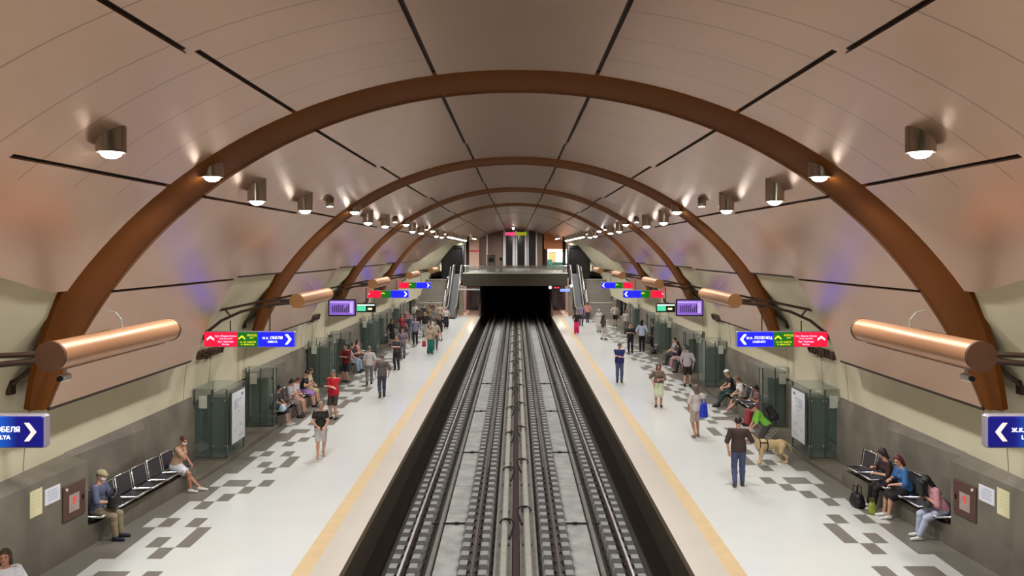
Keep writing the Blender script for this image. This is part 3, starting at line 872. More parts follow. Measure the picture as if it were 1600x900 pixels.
# ================================================================== SIGNS
def chevron(mb, cx, cz, s, ang, y=0):
    """bold arrow head outline, pointing along ang (0 = right, 90 = up)"""
    p = [(-.32, .5), (-.06, .5), (.34, 0), (-.06, -.5), (-.32, -.5), (.06, 0)]
    ca, sa = math.cos(R_(ang)), math.sin(R_(ang))
    q = [(cx + s * (a * ca - b * sa), cz + s * (a * sa + b * ca)) for a, b in p]
    mb.add([(a, y - .008, b) for a, b in q] + [(a, y, b) for a, b in q],
           [(0, 1, 2, 5), (5, 2, 3, 4), (11, 8, 7, 6), (10, 9, 8, 11)] + [(i, (i + 1) % 6, 6 + (i + 1) % 6, 6 + i) for i in range(6)])
    return mb
TXL = {-1: ('ж.к. ОБЕЛЯ', 'OBELYA'), 1: ('ж.к. ЛОЗЕНЕЦ', 'LOZENETS')}
FR = (PI / 2, 0, 0)
def frontsign(sg, k):
    y = 10.6 + BAY * k
    xr = 6.16     # inner end
    Wd = 2.5
    xc = sg * (xr + Wd / 2); zc = 3.55 if k == 0 else 3.46
    t = thing('direction_sign', (xc, y, zc), '%s lit sign in red, green and blue over the %s platform' % (('', 'nearest', '', 'second nearest', 'most distant')[k], SIDE[sg]) if k else 'lit navy blue sign with a white arrow, cut by the %s edge of the photo' % SIDE[sg], 'sign', 0, None if k == 0 else 'lit direction signs above the platforms')
    h = .2
    MB().rbox(-Wd / 2 - .02, Wd / 2 + .02, 0.0, .14, -h - .02, h + .02, .025).build('sign_housing', mat('sign_case', (150, 140, 150), .4), t)
    # fields, ordered from the outer wall to the track
    def fx(a): return -sg * (a - .5) * Wd    # a = 0 at the wall end, 1 at the track end
    if k == 0:
        MB().rbox(-Wd / 2, Wd / 2, -.02, .02, -h, h, .015).build('blue_field', S_NAVY, t)
        chevron(MB(), -sg * (Wd / 2 - .16), 0, .24, 0 if sg < 0 else 180, -.021).build('arrow', mat('arrow_cream', (240, 214, 206), .5, emit=(240, 214, 206), estr=.75), t)
        textmesh('lettering', TXL[sg][0], .095, S_WHITE, t, (-sg * (Wd / 2 - .29), -.024, .03), FR, align='RIGHT' if sg < 0 else 'LEFT')
        textmesh('lettering', TXL[sg][1], .075, S_WHITE, t, (-sg * (Wd / 2 - .42), -.024, -.07), FR, align='RIGHT' if sg < 0 else 'LEFT')
    else:
        a1, a2 = .37, .60
        for (u, v, m, nm) in ((0, a1, S_RED, 'red_field'), (a1, a2, S_GREEN, 'green_field'), (a2, 1, S_BLUE, 'blue_field')):
            MB().rbox(fx(u), fx(v), -.02, .02, -h, h, .004).build(nm, m, t)
        chevron(MB(), fx(.07), .03, .2, 90, -.021).build('arrow', S_WHITE, t)
        chevron(MB(), fx(a1 + .05) if sg < 0 else fx(a2 - .05), .05, .18, 90, -.021).build('arrow', S_YEL, t)
        chevron(MB(), fx(.935), 0, .28, 0 if sg < 0 else 180, -.021).build('arrow', S_WHITE, t)
        if k < 3:
            for s, sz, m, ax, z in (('бул. Мария Луиза', .07, S_PINK, .24, .09), ('Maria Luiza Blvd', .056, S_PINK, .24, .02), ('бул. Княгиня', .07, S_PINK, .24, -.065), ('Blvd Exit', .056, S_PINK, .24, -.14),
                                   ('ИЗХОД', .075, S_YEL, .53 if sg < 0 else .43, .11), ('EXIT', .055, S_YEL, .53 if sg < 0 else .43, .04), ('пл. СВ. НЕДЕЛЯ', .058, S_YEL, .485, -.075), ('ST. NEDELYA SQ.', .05, S_YEL, .485, -.145),
                                   (TXL[sg][0], .105, S_WHITE, .76, .04), (TXL[sg][1], .075, S_WHITE, .76, -.07)):
                textmesh('lettering', s, sz, m, t, (fx(ax), -.022, z), FR)
    mb = MB()
    for a in (.28, .72):
        x = fx(a)
        mb.tube([(x, .07, h), (x, .07, 4.52 - .2 - (.35 if a < .5 else .05) - zc)], .018, 6)
    mb.build('hanger_rod', M_BRKT, t)
for sg in (-1, 1):
    for k in (0, 1, 3, 4): frontsign(sg, k)
# station name on the plaster walls
for sg in (-1, 1):
    for k in range(0, 4):
        y = Y1 + BAY * k + 9.7
        t = thing('station_name', (sg * 8.84, y + .2, 2.98), 'dark brown raised letters of the station name on the %s wall, %s from the viewer' % (SIDE[sg], ORD[k]), 'lettering', 0, 'station names on the walls')
        textmesh('letters', 'СЕРДИКА II', .34, M_DKLET, t, (-sg * .02, 0, 0), (PI / 2 + .27, 0, sg * -PI / 2), depth=.05)

# ================================================================== SCREENS
for sg in (-1, 1):
    y = 34.4
    x = sg * 7.36; z = 3.52
    t = thing('television', (x, y, z), 'flat television with a violet picture hung above the %s platform' % SIDE[sg], 'television')
    MB().rbox(-.58, .58, 0, .1, -.36, .36, .02).build('casing', M_BLACKM, t)
    MB().box(-.53, .53, -.006, .0, -.30, .31).build('screen', E('screen_violet', (128, 92, 190), .8), t)
    mb = MB(); rr = random.Random(5)
    for i in range(9):
        a = -.42 + i * .085; mb.box(a, a + .05, -.012, -.006, -.2, -.02 + rr.random() * .16)
    mb.build('picture', E('screen_dark', (52, 36, 84), .8), t)
    mb = MB(); mb.box(.33, .47, -.012, -.006, -.22, .26); mb.box(-.5, .3, -.012, -.006, .2, .26)
    mb.build('picture', E('screen_light', (186, 160, 232), .8), t)
    MB().tube([(0, .05, .36), (0, .05, .75)], .03, 6).build('hanger', M_STEEL, t)
    y = 39.0
    t = thing('departure_display', (sg * 7.2, y, 3.2), 'black departure display with green and white lines on the %s platform' % SIDE[sg], 'display')
    MB().rbox(-.46, .46, 0, .18, -.22, .22, .02).build('casing', M_BLACKM, t)
    MB().box(-.42, .0, -.006, 0, -.15, .08).build('green_lines', E('led_green', (70, 200, 150), 1.0), t)
    MB().box(-.42, .42, -.006, 0, .1, .16).build('white_line', E('led_white', (210, 240, 230), 1.2), t)
    MB().box(.1, .3, -.006, 0, -.1, -.01).build('clock_digits', E('led_warm', (240, 240, 170), 1.4), t)
    MB().tube([(0, .1, .22), (0, .1, .95)], .025, 6).build('hanger', M_STEEL, t)

# ================================================================== BENCHES, CASES, CABINETS
def make_bench(sg, k):
    """row of six perforated steel seats; local x points into the platform, y along it"""
    b = Y1 + BAY * k
    y0, y1 = (b + 2.75, b + 6.75) if k == 0 else (b + 1.65, b + 6.35)
    x0 = Xw(y0, sg) - (.12 if k == 0 else 0); x1 = Xw(y1, sg)
    ang = math.atan2((x1 - x0), (y1 - y0)) * sg      # plan rotation
    t = thing('seat_row', (sg * x0, y0, .40), '', 'bench')
    L = math.hypot(x1 - x0, y1 - y0); n = 6 if k == 0 else 7; p = L / n
    t.rotation_euler = (0, 0, -math.atan2(sg * (x1 - x0), y1 - y0))
    s = sg
    for i in range(n):
        a, c = i * p + .03, (i + 1) * p - .05
        # seat pan, slightly dished
        sec = [(-.03, .13), (.09, .105), (.25, .095), (.37, .12)]
        mb = MB()
        for (u, z), (u2, z2) in zip(sec, sec[1:]):
            mb.hexa([(s * u, a, z), (s * u2, a, z2), (s * u2, c, z2), (s * u, c, z)], [(s * u, a, z + .018), (s * u2, a, z2 + .018), (s * u2, c, z2 + .018), (s * u, c, z + .018)])
        fixn(mb.build('seat_pan', M_SEATP, t))
        mb = MB()
        sec = [(.39, .17), (.42, .36), (.46, .55)]
        for (u, z), (u2, z2) in zip(sec, sec[1:]):
            mb.hexa([(s * u, a, z), (s * u2, a, z2), (s * u2, c, z2), (s * u, c, z)], [(s * u + s * .015, a, z), (s * u2 + s * .015, a, z2), (s * u2 + s * .015, c, z2), (s * u + s * .015, c, z)])
        fixn(mb.build('backrest', M_SEATP, t))
        mb = MB()
        loop = [(s * -.04, a, .145), (s * .37, a, .135), (s * .395, a, .18), (s * .465, a, .57), (s * .465, c, .57), (s * .395, c, .18), (s * .37, c, .135), (s * -.04, c, .145), (s * -.04, a, .145)]
        mb.tube(loop, .022, 8)
        mb.build('chrome_frame', M_CHROME, t, smooth=True)
        MB().tube([(s * -.03, c + .035, .14), (s * .36, c + .035, .12), (s * .40, c + .035, .18), (s * .46, c + .035, .56)], .026, 6).build('side_bar', M_PAD, t)
        MB().rbox(s * .1, s * .3, (a + c) / 2 - .03, (a + c) / 2 + .03, 0, .1, .005).build('foot', M_PAD, t)
    MB().rbox(s * .16, s * .24, .02, L - .02, .05, .1, .005).build('beam', M_STEEL, t)
    t['label'] = ('row of six' if k == 0 else 'row of seven') + ' steel seats with chrome frames, %s bench from the viewer, %s side' % (ORD[k], SIDE[sg])
    t['group'] = 'steel seat rows on the platforms'
    return t, (sg * x0, y0, sg * x1, y1)
BENCH = {}
for sg in (-1, 1):
    for k in range(0, 4):
        BENCH[sg, k] = make_bench(sg, k)
def seat_pos(sg, k, i):
    """floor point below the middle of seat i (0 = nearest)"""
    _, (xa, ya, xb, yb) = BENCH[sg, k]; n = 6 if k == 0 else 7
    t = (i + .5) / n
    return (xa + (xb - xa) * t + sg * .2, ya + (yb - ya) * t)

def case(sg, y0, y1, lab, poster):
    x = Xw((y0 + y1) / 2, sg) + .05
    Wd = .9
    t = thing('glass_display_case', (sg * x, y0, .14), lab, 'glass case', 0, 'glass cases along the platform walls')
    D = y1 - y0; s = sg; Hh = 1.92
    def X(a, b): return (s * a, s * b)
    for u, w in ((0, 0), (0, D), (Wd, 0), (Wd, D), (Wd * .46, 0)):
        MB().rbox(s * (u - .02), s * (u + .02), w - .02, w + .02, 0, Hh, .004).build('post', M_FRAME, t)
    mb = MB(); mb.box(s * .02, s * (Wd * .46 - .02), -.006, .006, .06, Hh - .06); mb.build('front_pane', M_GLASS, t)
    MB().box(s * (Wd * .46 + .02), s * (Wd - .02), -.006, .006, .06, Hh - .06).build('front_pane', M_GLASS, t)
    MB().box(s * -.006, s * .006, .02, D - .02, .06, Hh - .06).build('side_pane', M_GLASS, t)
    MB().rbox(s * -.03, s * (Wd + .04), -.04, D + .04, Hh, Hh + .03, .006).build('glass_roof', M_GLASSROOF, t)
    MB().rbox(s * .0, s * Wd, 0, D, 0, .06, .006).build('base_tray', M_INNER, t)
    MB().rbox(s * .22, s * (Wd - .1), D * .55, D - .05, .06, Hh - .35, .02).build('inner_panel', M_INNER, t)
    for u in (.02, Wd * .46):
        for z in (.35, 1.6): MB().rbox(s * (u - .045), s * (u + .045), -.02, .02, z - .03, z + .03, .006).build('clamp', M_CHROME, t)
    MB().rbox(s * (Wd * .6), s * (Wd * .85), -.05, -.02, 1.4, 1.75, .01).build('notice_plate', mat('notice_pale', (196, 200, 186), .5), t)
    if poster:
        p = thing('poster_board', (s * (x - .06), y0 + .12, .45), 'white map poster board on the track side of the %s' % poster, 'poster')
        MB().rbox(s * -.03, s * .03, 0, 1.15, 0, 1.5, .008).build('board', M_FRAME, p)
        MB().box(s * -.035, s * -.03, .04, 1.11, .04, 1.46).build('sheet', M_POSTER, p)
        mb = MB(); rr = random.Random(9)
        for i in range(9):
            y = .12 + rr.random() * .7; z = .15 + rr.random() * .8; mb.box(s * -.037, s * -.035, y, y + .06 + rr.random() * .2, z, z + .012)
        for i in range(10): mb.box(s * -.037, s * -.035, .2, .2 + .5 * rr.random() + .2, 1.0 + i * .026, 1.008 + i * .026)
        mb.box(s * -.037, s * -.035, .8, .98, 1.3, 1.38)
        mb.build('printed_map', M_INK, p)
for sg in (-1, 1):
    for k in range(0, 4):
        b = Y1 + BAY * k
        la = 'green glass display case past the %s bench on the %s' % (ORD[k], SIDE[sg])
        case(sg, b + 9.0, b + 10.4, la, ('first glass case on the %s' % SIDE[sg]) if k == 0 else None)
        if k < 3:
            case(sg, b + 13.15, b + 13.48, 'narrow green glass display case just before the %s bench on the %s' % (ORD[k + 1], SIDE[sg]), None)
    # hydrant cabinet and notices on the near wall
    def onwall(y): return sg * (Xw(y, sg)), math.atan2(sg * (Xw(y + .3, sg) - Xw(y - .3, sg)), .6)
    y = 15.75; x, a = onwall(y)
    t = thing('hydrant_cabinet', (x, y, 1.08), 'brown fire hydrant cabinet door with red symbol on the %s wall' % SIDE[sg], 'cabinet', -a)
    s = -sg
    MB().rbox(0, s * .025, -.34, .34, -.34, .34, .008).build('door', M_CAB, t)
    MB().rbox(s * .025, s * .03, -.17, .14, -.2, .14, .002).build('plate', M_CABG, t)
    MB().box(s * .03, s * .034, -.06, .0, -.06, .07).box(s * .03, s * .034, -.06, .05, .03, .07).build('red_symbol', M_RED, t)
    o = MB().lathe([(0, 0), (.028, 0), (.028, .02), (0, .02)], 10).build('lamp_dot', M_WHITEM, t, (s * .025, -.25 if sg < 0 else -.25, .27)); o.rotation_euler = (0, s * PI / 2, 0)
    MB().rbox(s * .025, s * .05, .24, .27, -.05, .05, .004).build('handle', M_BLACKM, t)
    y = 15.14; x, a = onwall(y)
    t = thing('paper_notice', (x, y, 1.37), 'white paper notice next to the hydrant cabinet on the %s wall' % SIDE[sg], 'notice', -a)
    MB().box(0, s * .006, -.215, .215, -.15, .15).build('sheet', M_PAPER, t)
    mb = MB(); rr = random.Random(4)
    for i in range(6): mb.box(s * .006, s * .008, -.16 + rr.random() * .05, .12 + rr.random() * .05, .09 - i * .035, .097 - i * .035)
    mb.build('text_lines', M_INK, t)
    y = 14.68; x, a = onwall(y)
    t = thing('paper_notice', (x + s * .005, y, 1.36), 'cream paper notice beside the white notice, away from the hydrant cabinet, %s wall' % SIDE[sg], 'notice', -a)
    MB().box(0, s * .006, -.17, .17, -.24, .24).build('sheet', M_PAPERC, t)
    mb = MB()
    for i in range(5): mb.box(s * .006, s * .008, -.12, .1, .16 - i * .06, .166 - i * .06)
    mb.build('text_lines', mat('ink_faint', (190, 180, 140), .7), t)
# ================================================================== PEOPLE (bodies as smooth distance fields turned into meshes)
V3 = lambda *a: np.array(a, dtype=np.float32)
class SDF:
    def __init__(s, k=0.03): s.p = []; s.k = k; s.cuts = []
    def cone(s, a, b, ra, rb=None, k=None):
        s.p.append(('c', V3(*a), V3(*b), ra, ra if rb is None else rb, k)); return s
    def ell(s, c, r, rot=None, k=None):
        s.p.append(('e', V3(*c), V3(*r), np.eye(3, dtype=np.float32) if rot is None else np.array(rot, dtype=np.float32), None, k)); return s
    def cut(s, p, n):
        n = V3(*n); s.cuts.append((V3(*p), n / np.linalg.norm(n))); return s
    def bounds(s, m):
        lo = []; hi = []
        for q in s.p:
            if q[0] == 'c':
                r = max(q[3], q[4]); lo += [q[1] - r, q[2] - r]; hi += [q[1] + r, q[2] + r]
            else:
                r = float(max(q[2])); lo.append(q[1] - r); hi.append(q[1] + r)
        return np.min(lo, 0) - m, np.max(hi, 0) + m
    def field(s, X):
        D = None
        for q in s.p:
            if q[0] == 'c':
                a, b, ra, rb = q[1:5]; ab = b - a; L = float(ab @ ab) + 1e-9
                ap = X - a; t = np.clip((ap @ ab) / L, 0, 1)
                d = np.linalg.norm(ap - t[..., None] * ab, axis=-1) - (ra + (rb - ra) * t)
            else:
                c, r, R = q[1:4]; y = (X - c) @ R
                k0 = np.linalg.norm(y / r, axis=-1); k1 = np.linalg.norm(y / (r * r), axis=-1) + 1e-6
                d = k0 * (k0 - 1) / k1
            if D is None: D = d
            else:
                k = s.k if q[5] is None else q[5]
                h = np.clip(0.5 + 0.5 * (D - d) / k, 0, 1)
                D = D + (d - D) * h - k * h * (1 - h)
        for p, n in s.cuts: D = np.maximum(D, (X - p) @ n)
        return D
    def mesh(s, res):
        lo, hi = s.bounds(res * 2 + s.k * .3)
        n = np.maximum(3, np.ceil((hi - lo) / res).astype(int) + 1)
        g = np.stack(np.meshgrid(*[lo[i] + res * np.arange(n[i], dtype=np.float32) for i in range(3)], indexing='ij'), -1)
        D = s.field(g)
        ins = D < 0
        c = sum(ins[a:n[0] - 1 + a, b:n[1] - 1 + b, d:n[2] - 1 + d].astype(np.int8) for a in (0, 1) for b in (0, 1) for d in (0, 1))
        act = (c > 0) & (c < 8)
        idx = -np.ones(act.shape, dtype=np.int64); ii = np.argwhere(act); idx[act] = np.arange(len(ii))
        P = np.zeros((len(ii), 3)); W = np.zeros(len(ii))
        cor = [(a, b, d) for a in (0, 1) for b in (0, 1) for d in (0, 1)]
        for A in cor:
            for ax in range(3):
                if A[ax]: continue
                B = list(A); B[ax] = 1
                da = D[ii[:, 0] + A[0], ii[:, 1] + A[1], ii[:, 2] + A[2]]; db = D[ii[:, 0] + B[0], ii[:, 1] + B[1], ii[:, 2] + B[2]]
                m = (da < 0) != (db < 0)
                t = np.where(m, da / np.where(m, da - db, 1), 0)
                q = ii + np.array(A); q = q.astype(float); q[:, ax] += t
                P[m] += q[m]; W[m] += 1
        P = lo + res * P / np.maximum(W, 1)[:, None]
        Fs = []
        for ax in range(3):
            u, v = [(1, 2), (2, 0), (0, 1)][ax]
            sl0 = [slice(None)] * 3; sl1 = [slice(None)] * 3
            sl0[ax] = slice(0, n[ax] - 1); sl1[ax] = slice(1, n[ax])
            a0, a1 = ins[tuple(sl0)], ins[tuple(sl1)]
            e = np.argwhere(a0 != a1)
            ok = (e[:, u] > 0) & (e[:, v] > 0) & (e[:, u] < n[u] - 1) & (e[:, v] < n[v] - 1)
            e = e[ok]
            if not len(e): continue
            def cell(du, dv):
                q = e.copy(); q[:, u] -= du; q[:, v] -= dv
                return idx[q[:, 0], q[:, 1], q[:, 2]]
            q = np.stack([cell(1, 1), cell(0, 1), cell(0, 0), cell(1, 0)], 1)
            fl = a0[e[:, 0], e[:, 1], e[:, 2]]
            q[~fl] = q[~fl][:, ::-1]
            Fs.append(q)
        return P, (np.concatenate(Fs) if Fs else np.zeros((0, 4), int))
def mesh_obj(name, parts, mats, parent, smooth=True):
    """parts: list of (verts, faces, material index)"""
    V = []; Fc = []; Mi = []; b = 0
    for P, Q, mi in parts:
        V.append(P); Fc.append(Q + b); Mi += [mi] * len(Q); b += len(P)
    V = np.concatenate(V); Fc = np.concatenate(Fc)
    me = bpy.data.meshes.new(name)
    me.vertices.add(len(V)); me.vertices.foreach_set('co', V.astype(np.float32).ravel())
    me.loops.add(len(Fc) * 4); me.loops.foreach_set('vertex_index', Fc.astype(np.int32).ravel())
    me.polygons.add(len(Fc)); me.polygons.foreach_set('loop_start', np.arange(0, len(Fc) * 4, 4, dtype=np.int32))
    me.polygons.foreach_set('loop_total', np.full(len(Fc), 4, dtype=np.int32))
    for m in (mats if isinstance(mats, (list, tuple)) else [mats]): me.materials.append(m)
    me.update(calc_edges=True)
    me.polygons.foreach_set('material_index', Mi); me.polygons.foreach_set('use_smooth', [smooth] * len(Fc))
    me.validate(); me.update()
    o = bpy.data.objects.new(name, me); COL.objects.link(o)
    if parent is not None: o.parent = parent
    return o
def ball(c, r, n=8):
    V = []; Q = []
    for i in range(n + 1):
        a = PI * i / n
        for j in range(n):
            b = 2 * PI * j / n; V.append((c[0] + r * math.sin(a) * math.cos(b), c[1] + r * math.sin(a) * math.sin(b), c[2] + r * math.cos(a)))
    for i in range(n):
        for j in range(n):
            Q.append((i * n + j, (i + 1) * n + j, (i + 1) * n + (j + 1) % n, i * n + (j + 1) % n))
    return np.array(V), np.array(Q)
def rx(a):
    c, s = math.cos(R_(a)), math.sin(R_(a)); return np.array([[1, 0, 0], [0, c, -s], [0, s, c]])
def rz(a):
    c, s = math.cos(R_(a)), math.sin(R_(a)); return np.array([[c, -s, 0], [s, c, 0], [0, 0, 1]])
def ik(a, b, l1, l2, pole):
    a, b, pole = np.array(a, float), np.array(b, float), np.array(pole, float)
    d = b - a; L = np.linalg.norm(d)
    if L > (l1 + l2) * .999: b = a + d / L * (l1 + l2) * .999; d = b - a; L = np.linalg.norm(d)
    u = d / L; x = (L * L + l1 * l1 - l2 * l2) / (2 * L); h = math.sqrt(max(0, l1 * l1 - x * x))
    p = pole - u * (pole @ u); p /= np.linalg.norm(p) + 1e-9
    return a + u * x + p * h, b
SKIN = {0: (206, 158, 132), 1: (186, 134, 106), 2: (222, 178, 154)}
M_EYE = mat('eye_dark', (40, 30, 26), .3); M_LIP = mat('lip', (168, 96, 88), .5)
def hand_sdf(wr, d, up, curl, s, side):
    """hand at wrist wr, pointing along d, back of the hand towards up"""
    d = d / (np.linalg.norm(d) + 1e-9); up = up - d * (up @ d); up /= np.linalg.norm(up) + 1e-9
    lat = np.cross(d, up) * side       # towards the thumb
    H_ = SDF(.008)
    for a in (-.026, -.009, .009, .026):
        H_.cone(wr - d * .01 * s, wr + (d * .085 + lat * a) * s, .019 * s, .0125 * s, .014)
    for i, (a, L) in enumerate(((.030, .070), (.010, .080), (-.010, .074), (-.029, .056))):
        b = wr + (d * .088 + lat * a) * s
        c1 = math.radians(curl * .6); c2 = math.radians(curl * 1.4)
        m = b + (d * math.cos(c1) - up * math.sin(c1)) * L * .5 * s
        e = m + (d * math.cos(c2) - up * math.sin(c2)) * L * .5 * s
        H_.cone(b, m, .0095 * s, .0088 * s, .004); H_.cone(m, e, .0088 * s, .007 * s, .004)
    t0 = wr + (d * .025 + lat * .026) * s; t1 = wr + (d * .055 + lat * .055 - up * .012) * s; t2 = t1 + (d * .034 + lat * .008 - up * .012) * s
    H_.cone(t0, t1, .013 * s, .011 * s, .008); H_.cone(t1, t2, .0105 * s, .008 * s, .004)
    return H_
def person(label, x, y, face, h=1.72, pose='stand', sex='m', top=(60, 60, 64), sleeve=.5, bottom='trousers', bcol=(40, 42, 52),
           hair=(48, 34, 26), hairlen=0, shoe=(40, 38, 38), skin=0, lean=0, head=(0, 0), hands=None, cap=None, mask=False, stride=0.0, seat=None,
           cat='person', group=None, hem=0.0, strap=None, curl=35, knees=None):
    t = thing('person', (x, y, 0), label, cat, R_(face), group)
    dist = y
    res = .0145 if dist < 24 else (.019 if dist < 40 else .026)
    s = h / 1.735; fem = sex == 'f'
    sit = pose == 'sit'
    pz = (seat if seat else .93 * s) if not sit else (seat + .095 * s)
    P = np.array([0, 0.0, pz])
    RL = rx(-lean)
    T = lambda v: P + RL @ (np.array(v, float) * s)
    sw = .155 if fem else .178      # shoulder half width
    hd_turn, hd_pitch = head
    HC = T((0, .025, .675)); RH = RL @ rz(hd_turn) @ rx(-hd_pitch)
    Hd = lambda v: HC + RH @ (np.array(v, float) * s)
    # ---- legs
    legs = []
    for sd in (-1, 1):
        hip = T((sd * .088, 0, -.03))
        if sit:
            kx, ax, ay = (knees or {}).get(sd, (sd * .11, sd * .11, .44))
            ank = np.array([ax, ay * 1.0, .085 * s]); 
            knee, ank = ik(hip, ank, .43 * s, .41 * s, (kx * 1.0 - ax * .3, .6, 1))
            toe = np.array([ax + .02 * sd, ay + .17 * s, .03 * s])
        else:
            off = stride * sd
            ank = np.array([sd * .095, off - .02, .085 * s + (max(0, -off) * .35)])
            knee, ank = ik(hip, ank, .435 * s, .415 * s, (sd * .05, 1, 0))
            toe = np.array([sd * .115, ank[1] + .17 * s, .028 * s])
        legs.append((hip, knee, ank, toe))
    # ---- arms
    arms = []
    for sd in (-1, 1):
        sh = T((sd * sw, -.005, .455))
        if hands and sd in hands:
            tgt = np.array(hands[sd], float) * s
            if sit: tgt = tgt + np.array([0, 0, 0])
        else:
            tgt = T((sd * (.25 if not fem else .22), .03 - stride * sd * .7, -.03))
        el, wr = ik(sh, tgt, .285 * s, .25 * s, (sd * .9, -.6, -.5))
        arms.append((sh, el, wr))
    # ---- skin body
    B = SDF(.03 * s)
    B.ell(T((0, 0, 0)), np.array((.155, .108, .12)) * s, RL)
    B.ell(T((0, .005, .17)), np.array((.125 if fem else .14, .092, .16)) * s, RL)
    B.ell(T((0, 0, .35)), np.array((.142 if fem else .162, .10, .16)) * s, RL)
    B.cone(T((-sw * .85, 0, .455)), T((sw * .85, 0, .455)), .055 * s)
    if fem: 
        for sd in (-1, 1): B.ell(T((sd * .07, .085, .33)), np.array((.06, .055, .06)) * s, RL)
    B.cone(T((0, -.005, .47)), Hd((0, -.02, -.07)), .055 * s, .05 * s)
    for hip, knee, ank, toe in legs:
        mid = knee + (ank - knee) * .35 + np.array([0, -.012, 0])
        B.cone(hip, knee, .083 * s, .055 * s); B.cone(knee, mid, .052 * s, .054 * s); B.cone(mid, ank, .05 * s, .036 * s)
        B.cone(ank - np.array([0, .02, .03]) * s, toe, .038 * s, .026 * s)
    for sh, el, wr in arms:
        B.cone(sh, el, .05 * s, .04 * s); B.cone(el, wr, .04 * s, .027 * s)
    parts = []
    P0, Q0 = B.mesh(res); parts.append((P0, Q0, 0))
    # ---- head
    hs = min(res * .6, .010) if dist < 24 else res * .7
    K = SDF(.02 * s)
    K.ell(Hd((0, -.01, .02)), np.array((.074, .094, .088)) * s, RH)
    K.ell(Hd((0, .025, -.045)), np.array((.058, .062, .066)) * s, RH)
    K.cone(Hd((0, .066, -.088)), Hd((0, .07, -.085)), .022 * s, k=.02)
    K.cone(Hd((0, .085, .012)), Hd((0, .108, -.026)), .009 * s, .0135 * s, .012)
    K.cone(Hd((-.035, .078, .03)), Hd((.035, .078, .03)), .013 * s, k=.015)
    for sd in (-1, 1): K.ell(Hd((sd * .075, -.005, -.01)), np.array((.011, .02, .032)) * s, RH, k=.008)
    K.cone(Hd((0, -.02, -.1)), Hd((0, -.015, -.04)), .05 * s, k=.03)
    P1, Q1 = K.mesh(hs); parts.append((P1, Q1, 0))
    if dist < 45:
        for sd in (-1, 1):
            a, b = ball(Hd((sd * .031, .077, .008)), .0125 * s, 6); parts.append((a, b, 1))
        L = SDF(.01); L.cone(Hd((-.02, .086, -.058)), Hd((.02, .086, -.058)), .0075 * s); a, b = L.mesh(max(.005, hs * .5)); parts.append((a, b, 2))
    # ---- hands
    hres = .0055 if dist < 24 else (.0075 if dist < 45 else .010)
    for sd, (sh, el, wr) in zip((-1, 1), arms):
        d = wr - el
        up = np.array([sd * 1.0, -.2, .2]) if not (hands and sd in hands) else np.array([sd * .3, .1, 1.0])
        hh = hand_sdf(wr, d, up, curl, s * 1.0, -sd if up[2] > .5 else 1 * sd)
        a, b = hh.mesh(hres); parts.append((a, b, 0))
    mesh_obj('body', parts, [mat('skin_%d' % skin, SKIN[skin], .6), M_EYE, M_LIP], t)
    # ---- upper garment
    mt = lambda c: col(c)
    S = SDF(.03 * s); g = .016 * s
    S.ell(T((0, .005, .17)), np.array((.125 if fem else .145, .095, .17)) * s + g, RL)
    S.ell(T((0, 0, .35)), np.array((.142 if fem else .164, .102, .155)) * s + g, RL)
    S.cone(T((-sw * .86, 0, .455)), T((sw * .86, 0, .455)), .058 * s + g)
    S.ell(T((0, 0, .02)), np.array((.172 if hem == 0 else .188, .120, .30 + hem)) * s + g * 1.1, RL)
    if fem:
        for sd in (-1, 1): S.ell(T((sd * .07, .085, .33)), np.array((.06, .055, .06)) * s + g, RL)
    for sh, el, wr in arms:
        if sleeve <= 0: continue
        f1 = min(1, sleeve * 2); e1 = sh + (el - sh) * f1
        S.cone(sh, e1, .060 * s + g, (.05 if f1 >= 1 else .056) * s + g * .9)
        if sleeve > .5:
            e2 = el + (wr - el) * (sleeve - .5) * 1.9; S.cone(el, e2, .048 * s + g * .8, .034 * s + g * .8)
    S.cut(T((0, -.02, .515)), RL @ np.array((0, .25, 1.0)))
    S.cut(T((0, 0, -.07 - hem)), RL @ np.array((0, 0, -1.0)))
    a, b = S.mesh(res)
    mesh_obj('shirt' if sleeve > 0 else 'vest_top', [(a, b, 0)], mt(top), t)
    # ---- lower garment
    L = SDF(.03 * s); g = .016 * s
    L.ell(T((0, 0, 0)), np.array((.157, .11, .115)) * s + g, RL)
    if bottom in ('trousers', 'jeans', 'shorts', 'wide'):
        for hip, knee, ank, toe in legs:
            w = .02 if bottom == 'wide' else 0
            if bottom == 'shorts':
                L.cone(hip, hip + (knee - hip) * .85, .088 * s + g, .07 * s + g)
            else:
                mid = knee + (ank - knee) * .35 + np.array([0, -.012, 0]); e = ank + (knee - ank) * .08
                L.cone(hip, knee, .084 * s + g, .057 * s + g + w); L.cone(knee, mid, .054 * s + g + w, .056 * s + g + w); L.cone(mid, e, .053 * s + g + w, .044 * s + g + w * 2)
    else:
        fr = {'skirt': .9, 'mini': .62, 'long': 1.75}[bottom]
        L.k = .09 * s
        mids = []
        for hip, knee, ank, toe in legs:
            e = hip + (knee - hip) * min(1, fr); L.cone(hip, e, .09 * s + g, .085 * s + g)
            if fr > 1: L.cone(e, knee + (ank - knee) * (fr - 1), .08 * s + g, .09 * s + g)
            mids.append(e)
        L.cone(T((0, 0, 0)), (mids[0] + mids[1]) / 2, .11 * s, .11 * s)
    L.cut(T((0, 0, .10)), RL @ np.array((0, 0, 1.0)))
    a, b = L.mesh(res)
    nm = {'trousers': 'trousers', 'jeans': 'jeans', 'wide': 'trousers', 'shorts': 'shorts', 'skirt': 'skirt', 'mini': 'skirt', 'long': 'skirt'}[bottom]
    mesh_obj(nm, [(a, b, 0)], mt(bcol), t)
